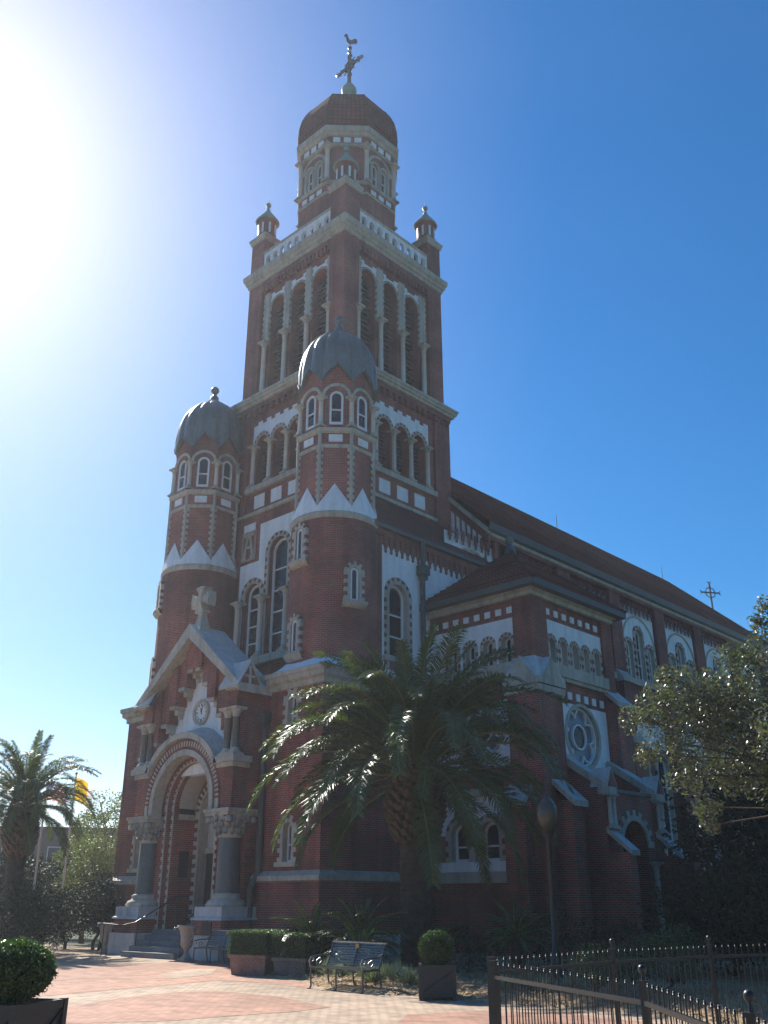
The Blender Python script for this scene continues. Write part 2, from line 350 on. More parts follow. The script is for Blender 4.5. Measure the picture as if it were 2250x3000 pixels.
# ---- facade block (corner blocks, sill, eave, side walls)
b = B(K)
for sx in (-1, 1):
    x0, x1 = sorted((sx*4.3, sx*9.2))
    # front wall of corner block with slit windows
    F = FRONT(0)
    cx = sx*6.75
    hs = [arch(cx, .33, 4.5, 6.1, 8), arch(cx, .33, 11.0, 12.7, 8)]
    wall(b, F, rect(x0, x1, 3.9, 13.4), hs, 0, .45, BRICK, STONE)
    for (b0, sp) in ((4.5, 6.1), (11.0, 12.7)):
        surround(b, F, cx, .33, .72, b0, sp, 0, .04, 7)
        fbox(b, F, cx-.8, cx+.8, b0-.22, b0, 0, .16, STONE)
    FS = SIDE(9.2) if sx > 0 else LEFTF(-9.2)
    a0, a1 = (0, 5.6) if sx > 0 else (-5.6, 0)
    flat(b, FS, [rect(a0, a1, 3.9, 13.4)], 0, BRICK)
    # plinth
    b.box(x0-.0, x1+.18 if sx > 0 else x1, -.18, 5.6, 1.1, 3.62, BRICK, 'bt') if sx > 0 else b.box(x0-.18, x1, -.18, 5.6, 1.1, 3.62, BRICK, 'bt')
    if sx > 0: b.box(x0, x1+.28, -.28, 5.7, 0, 1.1, CONC, 'b')
    else: b.box(x0-.28, x1, -.28, 5.7, 0, 1.1, CONC, 'b')
    # sill band with sloped top
    for (o0, z0, o1, z1) in ((.18, 3.55, .38, 3.62), (.38, 3.62, .38, 3.84), (.38, 3.84, 0, 4.1)):
        A = lambda o, z: [(x0, -o, z), (x1+o, -o, z), (x1+o, 5.6, z)] if sx > 0 else [(x0-o, 5.6, z), (x0-o, -o, z), (x1, -o, z)]
        P, Q = A(o0, z0), A(o1, z1)
        for k in range(2): b.poly([P[k], P[k+1], Q[k+1], Q[k]], STONE)
    # eave cornice and white coping rising to the turret
    for (o0, z0, o1, z1, mm) in ((0, 13.3, .12, 13.35, STONE), (.12, 13.35, .14, 13.6, STONE), (.14, 13.6, .34, 13.72, STONE), (.34, 13.72, .36, 13.95, STONE), (.36, 13.95, .46, 14.02, STONE), (.46, 14.02, .47, 14.25, STONE)):
        A = lambda o, z: [(x0, -o, z), (x1+o, -o, z), (x1+o, 5.6+o, z), (x1-.3, 5.6+o, z)] if sx > 0 else [(x0+.3, 5.6+o, z), (x0-o, 5.6+o, z), (x0-o, -o, z), (x1, -o, z)]
        P, Q = A(o0, z0), A(o1, z1)
        for k in range(3): b.poly([P[k], P[k+1], Q[k+1], Q[k]], mm)
    # coping: skirt from eave rectangle up to turret circle
    cu, cv = sx*6.72, 2.91
    n = 48
    def rp(t):
        c_, s_ = math.cos(t), math.sin(t)
        ex = (x1+.47 if sx > 0 else x1)-cu if c_ > 0 else cu-(x0 if sx > 0 else x0-.47)
        ey = 5.9-cv if s_ > 0 else cv+.47
        k = min(ex/abs(c_) if abs(c_) > 1e-6 else 1e9, ey/abs(s_) if abs(s_) > 1e-6 else 1e9)
        return (cu+c_*k, cv+s_*k, k)
    for i in range(n):
        t0, t1 = 2*pi*i/n, 2*pi*(i+1)/n
        for j in range(4):
            def pt(t, f):
                x, y, k = rp(t); r = 2.62; rr = k+(r-k)*f
                z = 14.25+.75*f**1.7*(.35+.65*min(1, max(0, (k-2.7)/1.1)))
                return (cu+math.cos(t)*rr, cv+math.sin(t)*rr, z)
            b.poly([pt(t0, j/4), pt(t1, j/4), pt(t1, (j+1)/4), pt(t0, (j+1)/4)], WHITE, None, False)
# side wall (white recessed panel), both sides
for sx in (-1, 1):
    F = SIDE(8.9) if sx > 0 else LEFTF(-8.9)
    s = 1 if sx > 0 else -1
    rr_ = lambda a, c: (a, c) if sx > 0 else (-c, -a)
    a0, a1 = rr_(2.0, 15.5)
    wc = 6.1*s
    wall(b, F, rect(a0, a1, 0, 23.6), [arch(wc, .78, 15.7, 19.4)], 0, .5, BRICK, STONE)
    p0, p1 = rr_(4.75, 8.2); q0, q1 = rr_(8.25, 15.2)
    plate(b, F, rect(p0, p1, 14.3, 22.4), 0, .04, WHITE, [arch(wc, 1.22, 14.9, 19.4)])
    plate(b, F, rect(q0, q1, 14.3, 22.4), 0, .04, WHITE)
    surround(b, F, wc, .78, 1.22, 14.9, 19.4, 0, .07, 15)
    teeth(b, F, p0, p1, 23.0, 7, 1.05, BRICK2, .12); teeth(b, F, q0, q1, 23.0, 13, 1.05, BRICK2, .12)
    fbox(b, F, a0, a1, 22.95, 23.35, 0, .14, BRICK2)
    fbox(b, F, wc-1.3, wc+1.3, 15.4, 15.7, 0, .2, STONE)
# blocks' inner return walls
b.box(-4.3, 4.3, 1.6, 2.2, 0, 14.2, BRICK, 'b')
FB = b.build('facade_block', CH)
for sx in (-1, 1):
    F = FRONT(0)
    for b0, sp in ((4.5, 6.1), (11.0, 12.7)): window(F, sx*6.75, .33, b0, sp, -.3, FB, bars=1, fw_=.09)
    window(SIDE(8.9) if sx > 0 else LEFTF(-8.9), 6.1*sx, .78, 15.7, 19.4, -.25, FB, bars=2)
# low roof over facade block sides
for sx in (-1, 1):
    b = B(K)
    P = [(sx*9.3, 3.2, 23.6), (sx*9.3, 15.5, 23.6), (sx*5.4, 15.5, 27.6), (sx*5.4, 4.2, 27.6)]
    if sx < 0: P = P[::-1]
    b.poly(P, TILE)
    e = [(sx*9.3, 3.2, 23.6), (sx*9.3, 15.5, 23.6), (sx*9.3, 15.5, 23.35), (sx*9.3, 3.2, 23.35)]; b.poly(e if sx < 0 else e[::-1], GUTTER)
    b.poly([(sx*8.9, 3.2, 23.35), (sx*9.3, 3.2, 23.35), (sx*9.3, 15.5, 23.35), (sx*8.9, 15.5, 23.35)], GUTTER)
    b.poly([(sx*9.3, 3.2, 23.6), (sx*5.4, 4.2, 27.6), (sx*5.4, 4.28, 22), (sx*8.9, 4.28, 22)], BRICK)
    b.build('side_roof', CH)

# ---- centre wall between turrets with triple windows
b = B(K); F = FRONT(VC-5.65)
wl = [arch(0, .95, 17.2, 24.2), arch(-2.5, .8, 17.2, 21.6), arch(2.5, .8, 17.2, 21.6)]
wall(b, F, rect(-6, 6, 12, 27.6), wl, 0, .5, BRICK, BRICK)
fld = [(-4.02, 17.0), (4.02, 17.0), (4.02, 23.95), (2.05, 23.95), (2.05, 26.6), (-2.05, 26.6), (-2.05, 23.95), (-4.02, 23.95)]
plate(b, F, fld, 0, .05, WHITE, [arch(0, 1.15, 17.1, 24.2, 16), arch(-2.5, 1.1, 17.1, 21.6), arch(2.5, 1.1, 17.1, 21.6)])
surround(b, F, 0, .95, 1.32, 21.2, 24.2, 0, .12, 17, frac=.35)
for s in (-1, 1): surround(b, F, s*2.5, .8, 1.2, 21.15, 21.6, 0, .12, 13, frac=.35)
fbox(b, F, -4.1, 4.1, 16.55, 17.05, 0, .75, STONE)
fbox(b, F, -5.5, 5.5, 27.5, 27.72, 0, .12, STONE)
for s in (-1, 1):
    fbox(b, F, s*3.2-.78, s*3.2+.78, 24.15, 26.75, 0, .03, BRICK2)
    fbox(b, F, s*3.2-.62, s*3.2+.62, 26.35, 26.9, 0, .07, WHITE)
# rebuild white field with real openings punched (field drawn as strips around the three arches)
CW = b.build('centre_wall', CH)
def line(bb, F, p, q, t, d0, d1, m):
    a = Vector(p); c = Vector(q); dd = (c-a).normalized(); nn = Vector((-dd.y, dd.x))*t/2
    plate(bb, F, [tuple(a-nn), tuple(c-nn), tuple(c+nn), tuple(a+nn)], d0, d1, m)
b = B(K)   # carved letter A
o_ = -3.2; z_ = 24.35
line(b, F, (o_-.45, z_+.1), (o_-.12, z_+1.65), .2, .03, .1, STONE); line(b, F, (o_+.45, z_+.1), (o_+.12, z_+1.65), .2, .03, .1, STONE)
fbox(b, F, o_-.5, o_+.5, z_+1.62, z_+1.84, .03, .1, STONE); fbox(b, F, o_-.3, o_+.3, z_+.72, z_+.9, .03, .105, STONE)
for s in (-1, 1): fbox(b, F, o_+s*.45-.22, o_+s*.45+.22, z_-.02, z_+.16, .03, .105, STONE)
for (a0, a1, b0, b1) in ((-.72, .72, -.15, -.05), (-.72, .72, 1.9, 2.0), (-.72, -.63, -.05, 1.9), (.63, .72, -.05, 1.9)): fbox(b, F, o_+a0, o_+a1, z_+b0, z_+b1, .03, .08, STONE)
b.build('carved_letter', CW)
b = B(K)   # matching carved omega on the far side
o_ = 3.2; c_ = [(o_+.5*math.cos(t), z_+1.05+.62*math.sin(t)) for t in [R(-50)+R(280)*i/12 for i in range(13)]]
for i in range(12): line(b, F, c_[i], c_[i+1], .2, .03, .1, STONE)
for s in (-1, 1): fbox(b, F, o_+s*.42-.2, o_+s*.42+.2, z_+.05, z_+.25, .03, .105, STONE)
b.build('carved_letter', CW)
window(F, 0, .95, 17.2, 24.2, -.3, CW, bars=4, fw_=.17)
for s in (-1, 1):
    window(F, s*2.5, .8, 17.2, 21.6, -.28, CW, bars=3, fw_=.15)
    column(s*1.25, VC-5.65-.32, 17.05, 21.2, .2, CW); column(s*3.65, VC-5.65-.32, 17.05, 21.2, .2, CW)

# ---- tower shaft
b = B(K)
LO, HI = 5.65, 5.4
def four(fn):
    for ang, O in ((-pi/2, (0, VC, 0)), (0, (0, VC, 0)), (pi/2, (0, VC, 0)), (pi, (0, VC, 0))): fn(Fr(O, ang), ang)
LOC = {-pi/2: [-2.6, -.8, 1.0, 2.8], 0: [-3.1, -1.3, .5, 2.3], pi/2: [-2.7, -.9, .9, 2.7], pi: [-2.7, -.9, .9, 2.7]}
UPC = {-pi/2: [-2.1, .3, 2.65], 0: [-2.65, -.3, 2.1], pi/2: [-2.4, 0, 2.4], pi: [-2.4, 0, 2.4]}
def lower(F, ang):
    cs = LOC[ang]
    for s in (-1, 1):
        a, c = sorted((s*3.95, s*LO)); flat(b, F, [rect(a, c, 27.6, 36.3)], LO, BRICK); b.poly([F(s*3.95, 27.6, LO), F(s*3.95, 36.3, LO), F(s*3.95, 36.3, LO-.3), F(s*3.95, 27.6, LO-.3)], BRICK)
    d = LO-.18
    wall(b, F, rect(-3.95, 3.95, 27.6, 36.3), [arch(c, .6, 29.8, 33.15, 10) for c in cs], d, .8, BRICK, BRICK)
    fbox(b, F, -4.0, 4.0, 29.35, 29.75, d, LO+.12, STONE)
    fbox(b, F, -3.95, 3.95, 27.45, 27.7, d, LO+.06, STONE)
    for c in cs: surround(b, F, c, .6, .87, 33.1, 33.15, d, d+.1, 13, frac=.3, jamb=False)
    lo_, hi_ = cs[0]-1.02, cs[-1]+1.02
    # stepped white field following the arches
    pts = [(lo_, 32.9)]
    for c in cs: pts += [(c+.88*math.cos(pi-pi*i/10), 33.15+.88*math.sin(pi-pi*i/10)) for i in range(11)]
    pts += [(hi_, 32.9), (hi_, 34.3)]
    x = hi_; k = 0; nst = 2*len(cs)*2; st = (hi_-lo_)/nst
    for i in range(nst):
        z = 34.95 if i % 2 == 0 else 34.7
        pts += [(hi_-st*i, z), (hi_-st*(i+1), z)]
    pts += [(lo_, 34.3)]
    out = []
    for p in pts:
        if not out or (abs(out[-1][0]-p[0])+abs(out[-1][1]-p[1])) > 1e-3: out.append(p)
    plate(b, F, out, d, d+.05, WHITE)
    for i in range(len(cs)): fbox(b, F, cs[i]-.55, cs[i]+.55, 28.05, 29.05, d, d+.04, WHITE)
    # corbel table under cornice
    for i in range(18):
        x = -5.3+10.6*i/17; fbox(b, F, x-.14, x+.14, 35.55, 35.95, d, LO+.12, BRICK2)
    fbox(b, F, -LO, LO, 35.95, 36.35, d, LO+.14, BRICK2)
four(lower)
b.box(-LO+.32, LO-.32, VC-LO+.95, VC+LO-.32, 0, 27.6, BRICK, 'b')
for s in (-1, 1): b.box(*sorted((s*4.2, s*LO)), VC-LO+.04, VC-3.95, 14, 27.6, BRICK, 'bt')
b.box(3.95, LO, VC+3.95, VC+LO, 14, 27.6, BRICK, 'bt'); b.box(-LO, -3.95, VC+3.95, VC+LO, 14, 27.6, BRICK, 'bt')
fl = FRONT(VC-LO)
cornice(b, -LO, LO, VC-LO, VC+LO, [(.14, 36.3), (.28, 36.34), (.3, 36.5), (.42, 36.56), (.44, 36.72), (.52, 36.78), (.53, 36.97), (-.3, 37.15)], STONE)
def upper(F, ang):
    cs = UPC[ang]; d = HI-.3
    for s in (-1, 1):
        a, c = sorted((s*3.85, s*HI)); flat(b, F, [rect(a, c, 36.9, 48.0)], HI, BRICK); b.poly([F(s*3.85, 36.9, HI), F(s*3.85, 48, HI), F(s*3.85, 48, HI-.5), F(s*3.85, 36.9, HI-.5)], BRICK)
    wall(b, F, rect(-3.85, 3.85, 36.9, 48.0), [arch(c, .76, 37.0, 45.0, 12) for c in cs], d, .9, BRICK, BRICK)
    for c in cs:
        n = 13
        surround(b, F, c, .76, .9, 45, 45, d, d+.07, n, frac=.3, jamb=False)
        # white notched header
        o = [(c-.78, 45.1)]+[(c+.92*math.cos(pi-pi*i/10), 45+.92*math.sin(pi-pi*i/10)) for i in range(2, 9)]+[(c+.78, 45.1), (c+.92, 45.1), (c+.92, 46.35), (c+.5, 46.35), (c+.5, 46.1), (c-.5, 46.1), (c-.5, 46.35), (c-.92, 46.35), (c-.92, 45.1)]
        o = o[1:-1]
        plate(b, F, [(c+.92*math.cos(pi-pi*i/10), 45+.92*math.sin(pi-pi*i/10)) for i in range(1, 10)]+[(c+.92, 45.3), (c+.92, 46.3), (c+.45, 46.3), (c+.45, 46.08), (c-.45, 46.08), (c-.45, 46.3), (c-.92, 46.3), (c-.92, 45.3)], d, d+.05, WHITE)
    # stone mullion quoins above the columns
    xs = [cs[0]-1.17, (cs[0]+cs[1])/2, (cs[1]+cs[2])/2, cs[2]+1.17]
    for x in xs:
        fbox(b, F, x-.3, x+.3, 41.9, 46.4, d, d+.16, STONE)
        for i in range(16):
            for s in (-1, 1):
                if (i % 2) == 0: a, c = sorted((x+s*.3, x+s*.4)); fbox(b, F, a, c, 42+i*.27, 42.27+i*.27, d, d+.15, STONE)
    for i in range(19):
        x = -3.7+7.4*i/18; fbox(b, F, x-.13, x+.13, 46.75, 47.25, d, HI+.02, BRICK2)
    fbox(b, F, -3.85, 3.85, 47.25, 47.7, d, HI+.04, BRICK2)
    # parapet arcade
    hs = [arch(-3.35+6.7*i/8, .24, 49.2, 49.85, 6) for i in range(9)]
    wall(b, F, rect(-3.85, 3.85, 48.85, 50.45), hs, HI-.05, .25, WHITE, WHITE)
    flat(b, F, [rect(-3.85, 3.85, 48.85, 50.45)]+hs, HI-.3, WHITE, True)
    fbox(b, F, -3.85, 3.85, 50.45, 50.62, HI-.35, HI+.02, STONE)
four(upper)
cornice(b, -HI, HI, VC-HI, VC+HI, [(0, 47.65), (.1, 47.7), (.12, 47.95), (.24, 48.02), (.26, 48.25), (.38, 48.35), (.42, 48.8), (-.6, 48.9)], STONE)
for sx in (-1, 1):
    for sy in (-1, 1):
        cu, cv = sx*4.62, VC+sy*4.62
        b.box(cu-.78, cu+.78, cv-.78, cv+.78, 48.8, 52.0, BRICK, 'b')
        cornice(b, cu-.78, cu+.78, cv-.78, cv+.78, [(0, 51.95), (.1, 52.0), (.14, 52.25), (.2, 52.3), (.2, 52.5), (-.35, 52.9)], STONE)
        b.poly([(cu-.43, cv-.43, 52.9), (cu+.43, cv-.43, 52.9), (cu+.43, cv+.43, 52.9), (cu-.43, cv+.43, 52.9)], STONE)
TW = b.build('bell_tower', CH)
# tower openings: louvres, columns
def fill(F, ang):
    for c in LOC[ang]:
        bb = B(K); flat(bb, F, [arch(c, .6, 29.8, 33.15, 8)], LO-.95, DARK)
        for i in range(11): z = 29.95+i*.32; bb.obox(F(c-.58, z, LO-.88), F.U*1.16, F.N*.3+Vector((0, 0, -.2)), Vector((0, 0, .05)), LOUV)
        bb.build('louvre', TW)
    for c in UPC[ang]:
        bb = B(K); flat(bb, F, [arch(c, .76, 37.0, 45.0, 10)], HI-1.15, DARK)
        for i in range(20): z = 37.2+i*.41; bb.obox(F(c-.75, z, HI-1.1), F.U*1.5, F.N*.36+Vector((0, 0, -.24)), Vector((0, 0, .06)), LOUV)
        bb.build('louvre', TW)
    cs = LOC[ang]
    if ang in (-pi/2, 0):
        for x in [cs[0]-.9]+[(cs[i]+cs[i+1])/2 for i in range(3)]+[cs[-1]+.9]:
            p = F(x, 0, LO-.12); column(p.x, p.y, 29.75, 33.05, .17, TW, seg=12)
        cs = UPC[ang]
        for x in [cs[0]-1.17, (cs[0]+cs[1])/2, (cs[1]+cs[2])/2, cs[2]+1.17]:
            p = F(x, 0, HI-.1); column(p.x, p.y, 37.0, 41.9, .19, TW, seg=12)
four(fill)
# tower roof
b = B(K)
for k in range(4):
    F = Fr((0, VC, 0), k*pi/2)
    b.poly([F(-5.0, 49.0, 5.0), F(5.0, 49.0, 5.0), F(2.2, 52.9, 2.2), F(-2.2, 52.9, 2.2)], TILE)
b.build('tower_roof', TW)
# pinnacles
for sx in (-1, 1):
    for sy in (-1, 1):
        cu, cv = sx*4.62, VC+sy*4.62; bb = B(K)
        bb.lathe(cu, cv, [(.82, 52.6), (.82, 52.85), (.74, 52.9), (.74, 54.15), (.84, 54.3), (.9, 54.35)], 20, BRICK)
        bb.lathe(cu, cv, [(.9, 54.35), (1.0, 54.42), (.72, 54.85), (.4, 55.3), (.14, 55.7)], 20, COPPER)
        bb.lathe(cu, cv, [(.14, 55.7), (.2, 55.78), (.09, 55.9), (.09, 56.05)], 10, COPPER); bb.ball((cu, cv, 56.25), .24, COPPER, 10)
        bb.cone((cu, cv, 56.45), (cu, cv, 57.0), .05, .01, 6, COPPER)
        for k in range(8):
            F = Fr((cu, cv, 0), k*pi/4+pi/8); fbox(bb, F, -.09, .09, 53.0, 54.0, .6, .765, PAINT)
        bb.build('pinnacle', TW)
# ---- lantern
b = B(K); RO = 4.2; AP = RO*math.cos(pi/8); HW = RO*math.sin(pi/8)
o8 = lambda r, rot=pi/8: None
b.lathe(0, VC, [(RO, 49), (RO, 54.2)], 8, BRICK, rot=pi/8, smooth=False)
b.lathe(0, VC, [(RO, 54.2), (RO+.1, 54.22), (RO+.1, 54.4), (RO-.02, 54.42), (RO-.02, 55.2), (RO+.12, 55.25), (RO+.15, 55.5), (RO-.1, 55.6)], 8, STONE, rot=pi/8, smooth=False)
for k in range(8):
    F = Fr((0, VC, 0), k*pi/4)
    fbox(b, F, -HW+.02, HW-.02, 54.42, 55.18, AP-.3, AP+.03, BRICK)
    for i in (-1, 0, 1): fbox(b, F, i*.86-.28, i*.86+.28, 54.55, 54.98, AP, AP+.07, WHITE)
    hs = [] if k % 2 else [arch(-.52, .36, 55.75, 57.7, 8), arch(.52, .36, 55.75, 57.7, 8)]
    wall(b, F, rect(-HW, HW, 55.5, 59.2), hs, AP-.12, .4, BRICK, STONE)
    for s in ((-.52, .52) if hs else ()): surround(b, F, s, .36, .56, 55.75, 57.7, AP-.12, AP-.05, 9, m2=STONE)
    if hs: surround(b, F, 0, 1.15, 1.4, 57.6, 57.7, AP-.12, AP-.06, 11, m2=STONE, jamb=False)
    fbox(b, F, -HW, HW, 59.15, 59.35, AP-.2, AP+.08, STONE)
    fbox(b, F, -HW, HW, 59.35, 60.2, AP-.2, AP, BRICK)
    for i in (-1, 0, 1): fbox(b, F, i*.86-.29, i*.86+.29, 59.5, 60.0, AP, AP+.05, WHITE)
b.lathe(0, VC, [(RO, 60.1), (RO+.15, 60.15), (RO+.2, 60.4), (RO+.38, 60.5), (RO+.42, 60.95), (RO+.2, 61.1)], 8, STONE, rot=pi/8, smooth=False)
LT = b.build('lantern', CH)
for k in range(0, 8, 2):
    F = Fr((0, VC, 0), k*pi/4)
    for s in (-.52, .52): window(F, s, .36, 55.75, 57.7, AP-.3, LT, bars=1, fw_=.1)
for k in range(8):
    t = k*pi/4+pi/8; column(RO*math.cos(t)*.985, VC+RO*math.sin(t)*.985, 55.4, 59.2, .2, LT, seg=10)
b = B(K)
dp = [(4.38, 61.0), (4.42, 61.9), (4.36, 62.9), (4.15, 63.9), (3.82, 64.7), (3.4, 65.4), (2.8, 65.9), (2.0, 66.35), (1.1, 66.65), (.6, 66.8)]
fine = []
for i in range(len(dp)-1):
    for j in range(3): f = j/3; fine.append((dp[i][0]*(1-f)+dp[i+1][0]*f, dp[i][1]*(1-f)+dp[i+1][1]*f))
fine.append(dp[-1])
st = []
for i, (r, z) in enumerate(fine): st += [(r+.05, z), (r+.01, z+.12)]
b.lathe(0, VC, st, 8, TILE, rot=pi/8, smooth=False)
for k in range(8):
    t = k*pi/4+pi/8
    for i in range(len(dp)-1):
        b.cone((dp[i][0]*math.cos(t), VC+dp[i][0]*math.sin(t), dp[i][1]), (dp[i+1][0]*math.cos(t), VC+dp[i+1][0]*math.sin(t), dp[i+1][1]), .12, .12, 6, TILE)
b.build('lantern_dome', LT)
# ---- crowning ball, cross and weathercock
b = B(K)
b.lathe(0, VC, [(1.0, 66.6), (.7, 67.2), (.4, 67.8), (.42, 68.6)], 16, COPPER); b.ball((0, VC, 69.2), .68, COPPER, 20)
b.lathe(0, VC, [(.3, 69.8), (.34, 69.95), (.12, 70.2)], 12, COPPER)
b.build('ball_finial', LT)
b = B(K)
cz = 72.2
b.box(-.13, .13, VC-.1, VC+.1, 70.1, 73.7, BRONZE)
b.box(-1.5, 1.5, VC-.08, VC+.08, cz-.12, cz+.12, BRONZE)
for (x, z) in ((-1.5, cz), (1.5, cz), (0, 73.85)): b.ball((x, VC, z), .19, CAST, 10)
for k in range(16):   # ring and scrollwork
    t0, t1 = 2*pi*k/16, 2*pi*(k+1)/16
    b.cone((.62*math.cos(t0), VC, cz+.62*math.sin(t0)), (.62*math.cos(t1), VC, cz+.62*math.sin(t1)), .075, .075, 6, BRONZE)
for k in range(4):
    t = pi/4+k*pi/2
    b.cone((0, VC, cz), (.95*math.cos(t), VC, cz+.95*math.sin(t)), .12, .04, 6, BRONZE)
    for s in (-1, 1):
        t2 = k*pi/2; x, z = 1.15*math.cos(t2), 1.15*math.sin(t2); b.ball((x+s*.2*math.sin(t2), VC, cz+z+s*.2*math.cos(t2)), .13, BRONZE, 8)
b.build('cross', LT)
b = B(K)
b.cone((0, VC, 73.9), (0, VC, 74.9), .05, .04, 6, BRONZE); b.ball((0, VC, 74.45), .2, BRONZE, 10)
# rooster facing left in the wind
hd = Vector((-.75, -.5, 0)).normalized(); O = Vector((0, VC, 75.0))
def rp3(a, z, s=0): return O+hd*a+Vector((0, 0, z))+Vector((hd.y, -hd.x, 0))*s
out = [(-.1, -.05), (.15, .0), (.3, .25), (.36, .7), (.42, 1.0), (.58, 1.02), (.48, 1.16), (.38, 1.3), (.22, 1.12), (.12, .68), (.0, .42), (-.2, .36), (-.42, .5), (-.62, .4), (-.7, .1), (-.6, -.12), (-.35, -.08)]
class FX:
    def __call__(s, a, z, d=0): return rp3(a, z, d)
plate(b, FX(), out[::-1] if False else out, -.05, .05, BRONZE)
plate(b, FX(), out, .05, -.05, BRONZE)
b.build('weathercock', LT)

# ---- turrets
def turret(sx):
    cu, cv = sx*6.72, 2.91; b = B(K); r = 2.64
    b.lathe(cu, cv, [(r+.03, 13.6), (r, 15), (r-.03, 23.25)], 56, BRICK)
    b.lathe(cu, cv, [(r-.03, 23.2), (r+.06, 23.3), (r+.07, 23.55), (r+.0, 23.62)], 56, STONE)
    RO = 2.5; rot = pi/8; A_ = RO*math.cos(pi/8); H = RO*math.sin(pi/8)
    b.lathe(cu, cv, [(RO, 23.5), (RO, 27.8)], 8, BRICK, rot=rot, smooth=False)
    b.lathe(cu, cv, [(RO, 27.78), (RO+.06, 27.82), (RO+.06, 28.02), (RO, 28.05)], 8, STONE, rot=rot, smooth=False)
    b.lathe(cu, cv, [(RO, 28.05), (RO, 28.8)], 8, BRICK, rot=rot, smooth=False)
    b.lathe(cu, cv, [(RO, 28.78), (RO+.14, 28.86), (RO+.18, 29.1), (RO-.15, 29.25)], 8, STONE, rot=rot, smooth=False)
    for k in range(8):
        t = k*pi/4; F = Fr((cu, cv, 0), t)
        # broach teeth
        arcp = [(cu+(r+.03)*math.cos(t+pi/8*(-1+2*i/6)), cv+(r+.03)*math.sin(t+pi/8*(-1+2*i/6)), 23.6+(.32 if i in (0, 6) else 0)) for i in range(7)]
        top = F(0, 25.45, A_+.03)
        L = [(cu+(r+.0)*math.cos(t+pi/8*(-1+2*i/6)), cv+(r+.0)*math.sin(t+pi/8*(-1+2*i/6)), 23.58) for i in range(7)]
        for i in range(6): b.poly([L[i], L[i+1], arcp[i+1], arcp[i]], WHITE); b.poly([arcp[i], arcp[i+1], top], WHITE)
        for s in (-1, 1):
            e = F(s*H, 23.92, A_+.01); b.poly([arcp[0 if s < 0 else 6], top, e] if s < 0 else [top, arcp[6], e], WHITE)
        fbox(b, F, -.42, .42, 28.2, 28.68, A_, A_+.05, WHITE)
        # corner quoins (grey corner roll with toothed stone)
        tc_ = t+pi/8; cxx, cyy = cu+RO*math.cos(tc_), cv+RO*math.sin(tc_)
        b.lathe(cxx, cyy, [(.11, 24), (.11, 28.8)], 8, LEAD if False else STONE)
        for i in range(17):
            for s in (-1, 1):
                F2 = F if s > 0 else Fr((cu, cv, 0), t+pi/4)
                if i % 2 == 0: a0, a1 = sorted((s*H, s*(H-.24))); fbox(b, F2, a0, a1, 24.1+i*.215, 24.315+i*.215, A_, A_+.035, STONE)
        # upper stage faces with window openings and gablets
        A2 = A_-.1; H2 = H-.02
        outer = [(-H2, 29.2), (H2, 29.2), (H2, 32.5), (0, 33.55), (-H2, 32.5)]
        wall(b, F, outer, [arch(0, .42, 29.42, 31.3, 10)], A2, .3, BRICK, PAINT)
        surround(b, F, 0, .72, .92, 31.2, 31.35, A2, A2+.09, 11, m2=STONE, jamb=False)
    tb = b.build('turret', CH)
    for k in range(8):
        t = k*pi/4; F = Fr((cu, cv, 0), t)
        window(F, 0, .42, 29.42, 31.3, A_-.06, tb, bars=1, fw_=.13)
        tc_ = t+pi/8; column(cu+(RO-.05)*math.cos(tc_), cv+(RO-.05)*math.sin(tc_), 29.2, 31.3, .15, tb, seg=10)
    # slit windows on the cylinder
    for (an, b0, sp) in (((-18, 18.2, 19.9), (-92, 20.75, 22.45), (-96, 15.35, 17.0)) if sx > 0 else ((-112, 20.75, 22.3), (-116, 15.35, 17.0))):
        F = Fr((cu, cv, 0), R(an)); bb = B(K)
        surround(bb, F, 0, .27, .62, b0, sp, r-.3, r+.13, 9)
        loopsides(bb, F, arch(0, .27, b0, sp, 8), r+.13, r-.1, STONE)
        bb.lathe(F.O.x, F.O.y, [(r-.1, b0-.42), (r+.14, b0-.36), (r+.34, b0-.1), (r+.34, b0-.02), (r-.1, b0+.06)], 8, STONE, a0=R(an)-.27, a1=R(an)+.27)
        o = arch(0, .26, b0, sp, 8); i = arch(0, .14, b0+.12, sp, 8)
        plate(bb, F, o, r-.1, r+.05, PAINT, [i]); flat(bb, F, [i], r+.012, GLASS)
        bb.build('window', tb)
    # dome
    b = B(K)
    prof = [(2.5, 32.45), (2.53, 33.1), (2.5, 33.9), (2.4, 34.7), (2.2, 35.5), (1.9, 36.05), (1.45, 36.6), (.95, 37.0), (.5, 37.27), (.28, 37.45)]
    n = 96; nl = 16
    def zb(t):
        a = ((t % (pi/4))/(pi/4)); a = min(a, 1-a)*2  # 0 at face mid, 1 at corner
        return 33.66-1.12*a
    def prad(z):
        for i in range(len(prof)-1):
            if z <= prof[i+1][1]: f = (z-prof[i][1])/(prof[i+1][1]-prof[i][1]); return prof[i][0]*(1-f)+prof[i+1][0]*f
        return prof[-1][0]
    def lobe(t, z):
        a = abs(math.sin(t*nl/2)); f = min(1, max(0, (z-32.4)/1.5))
        oc = math.cos(pi/8)/math.cos(((t+pi/8) % (pi/4))-pi/8)
        base = (1-f)*(oc*1.02)+f
        return base*(.955+.075*a**.6)
    ns = 14
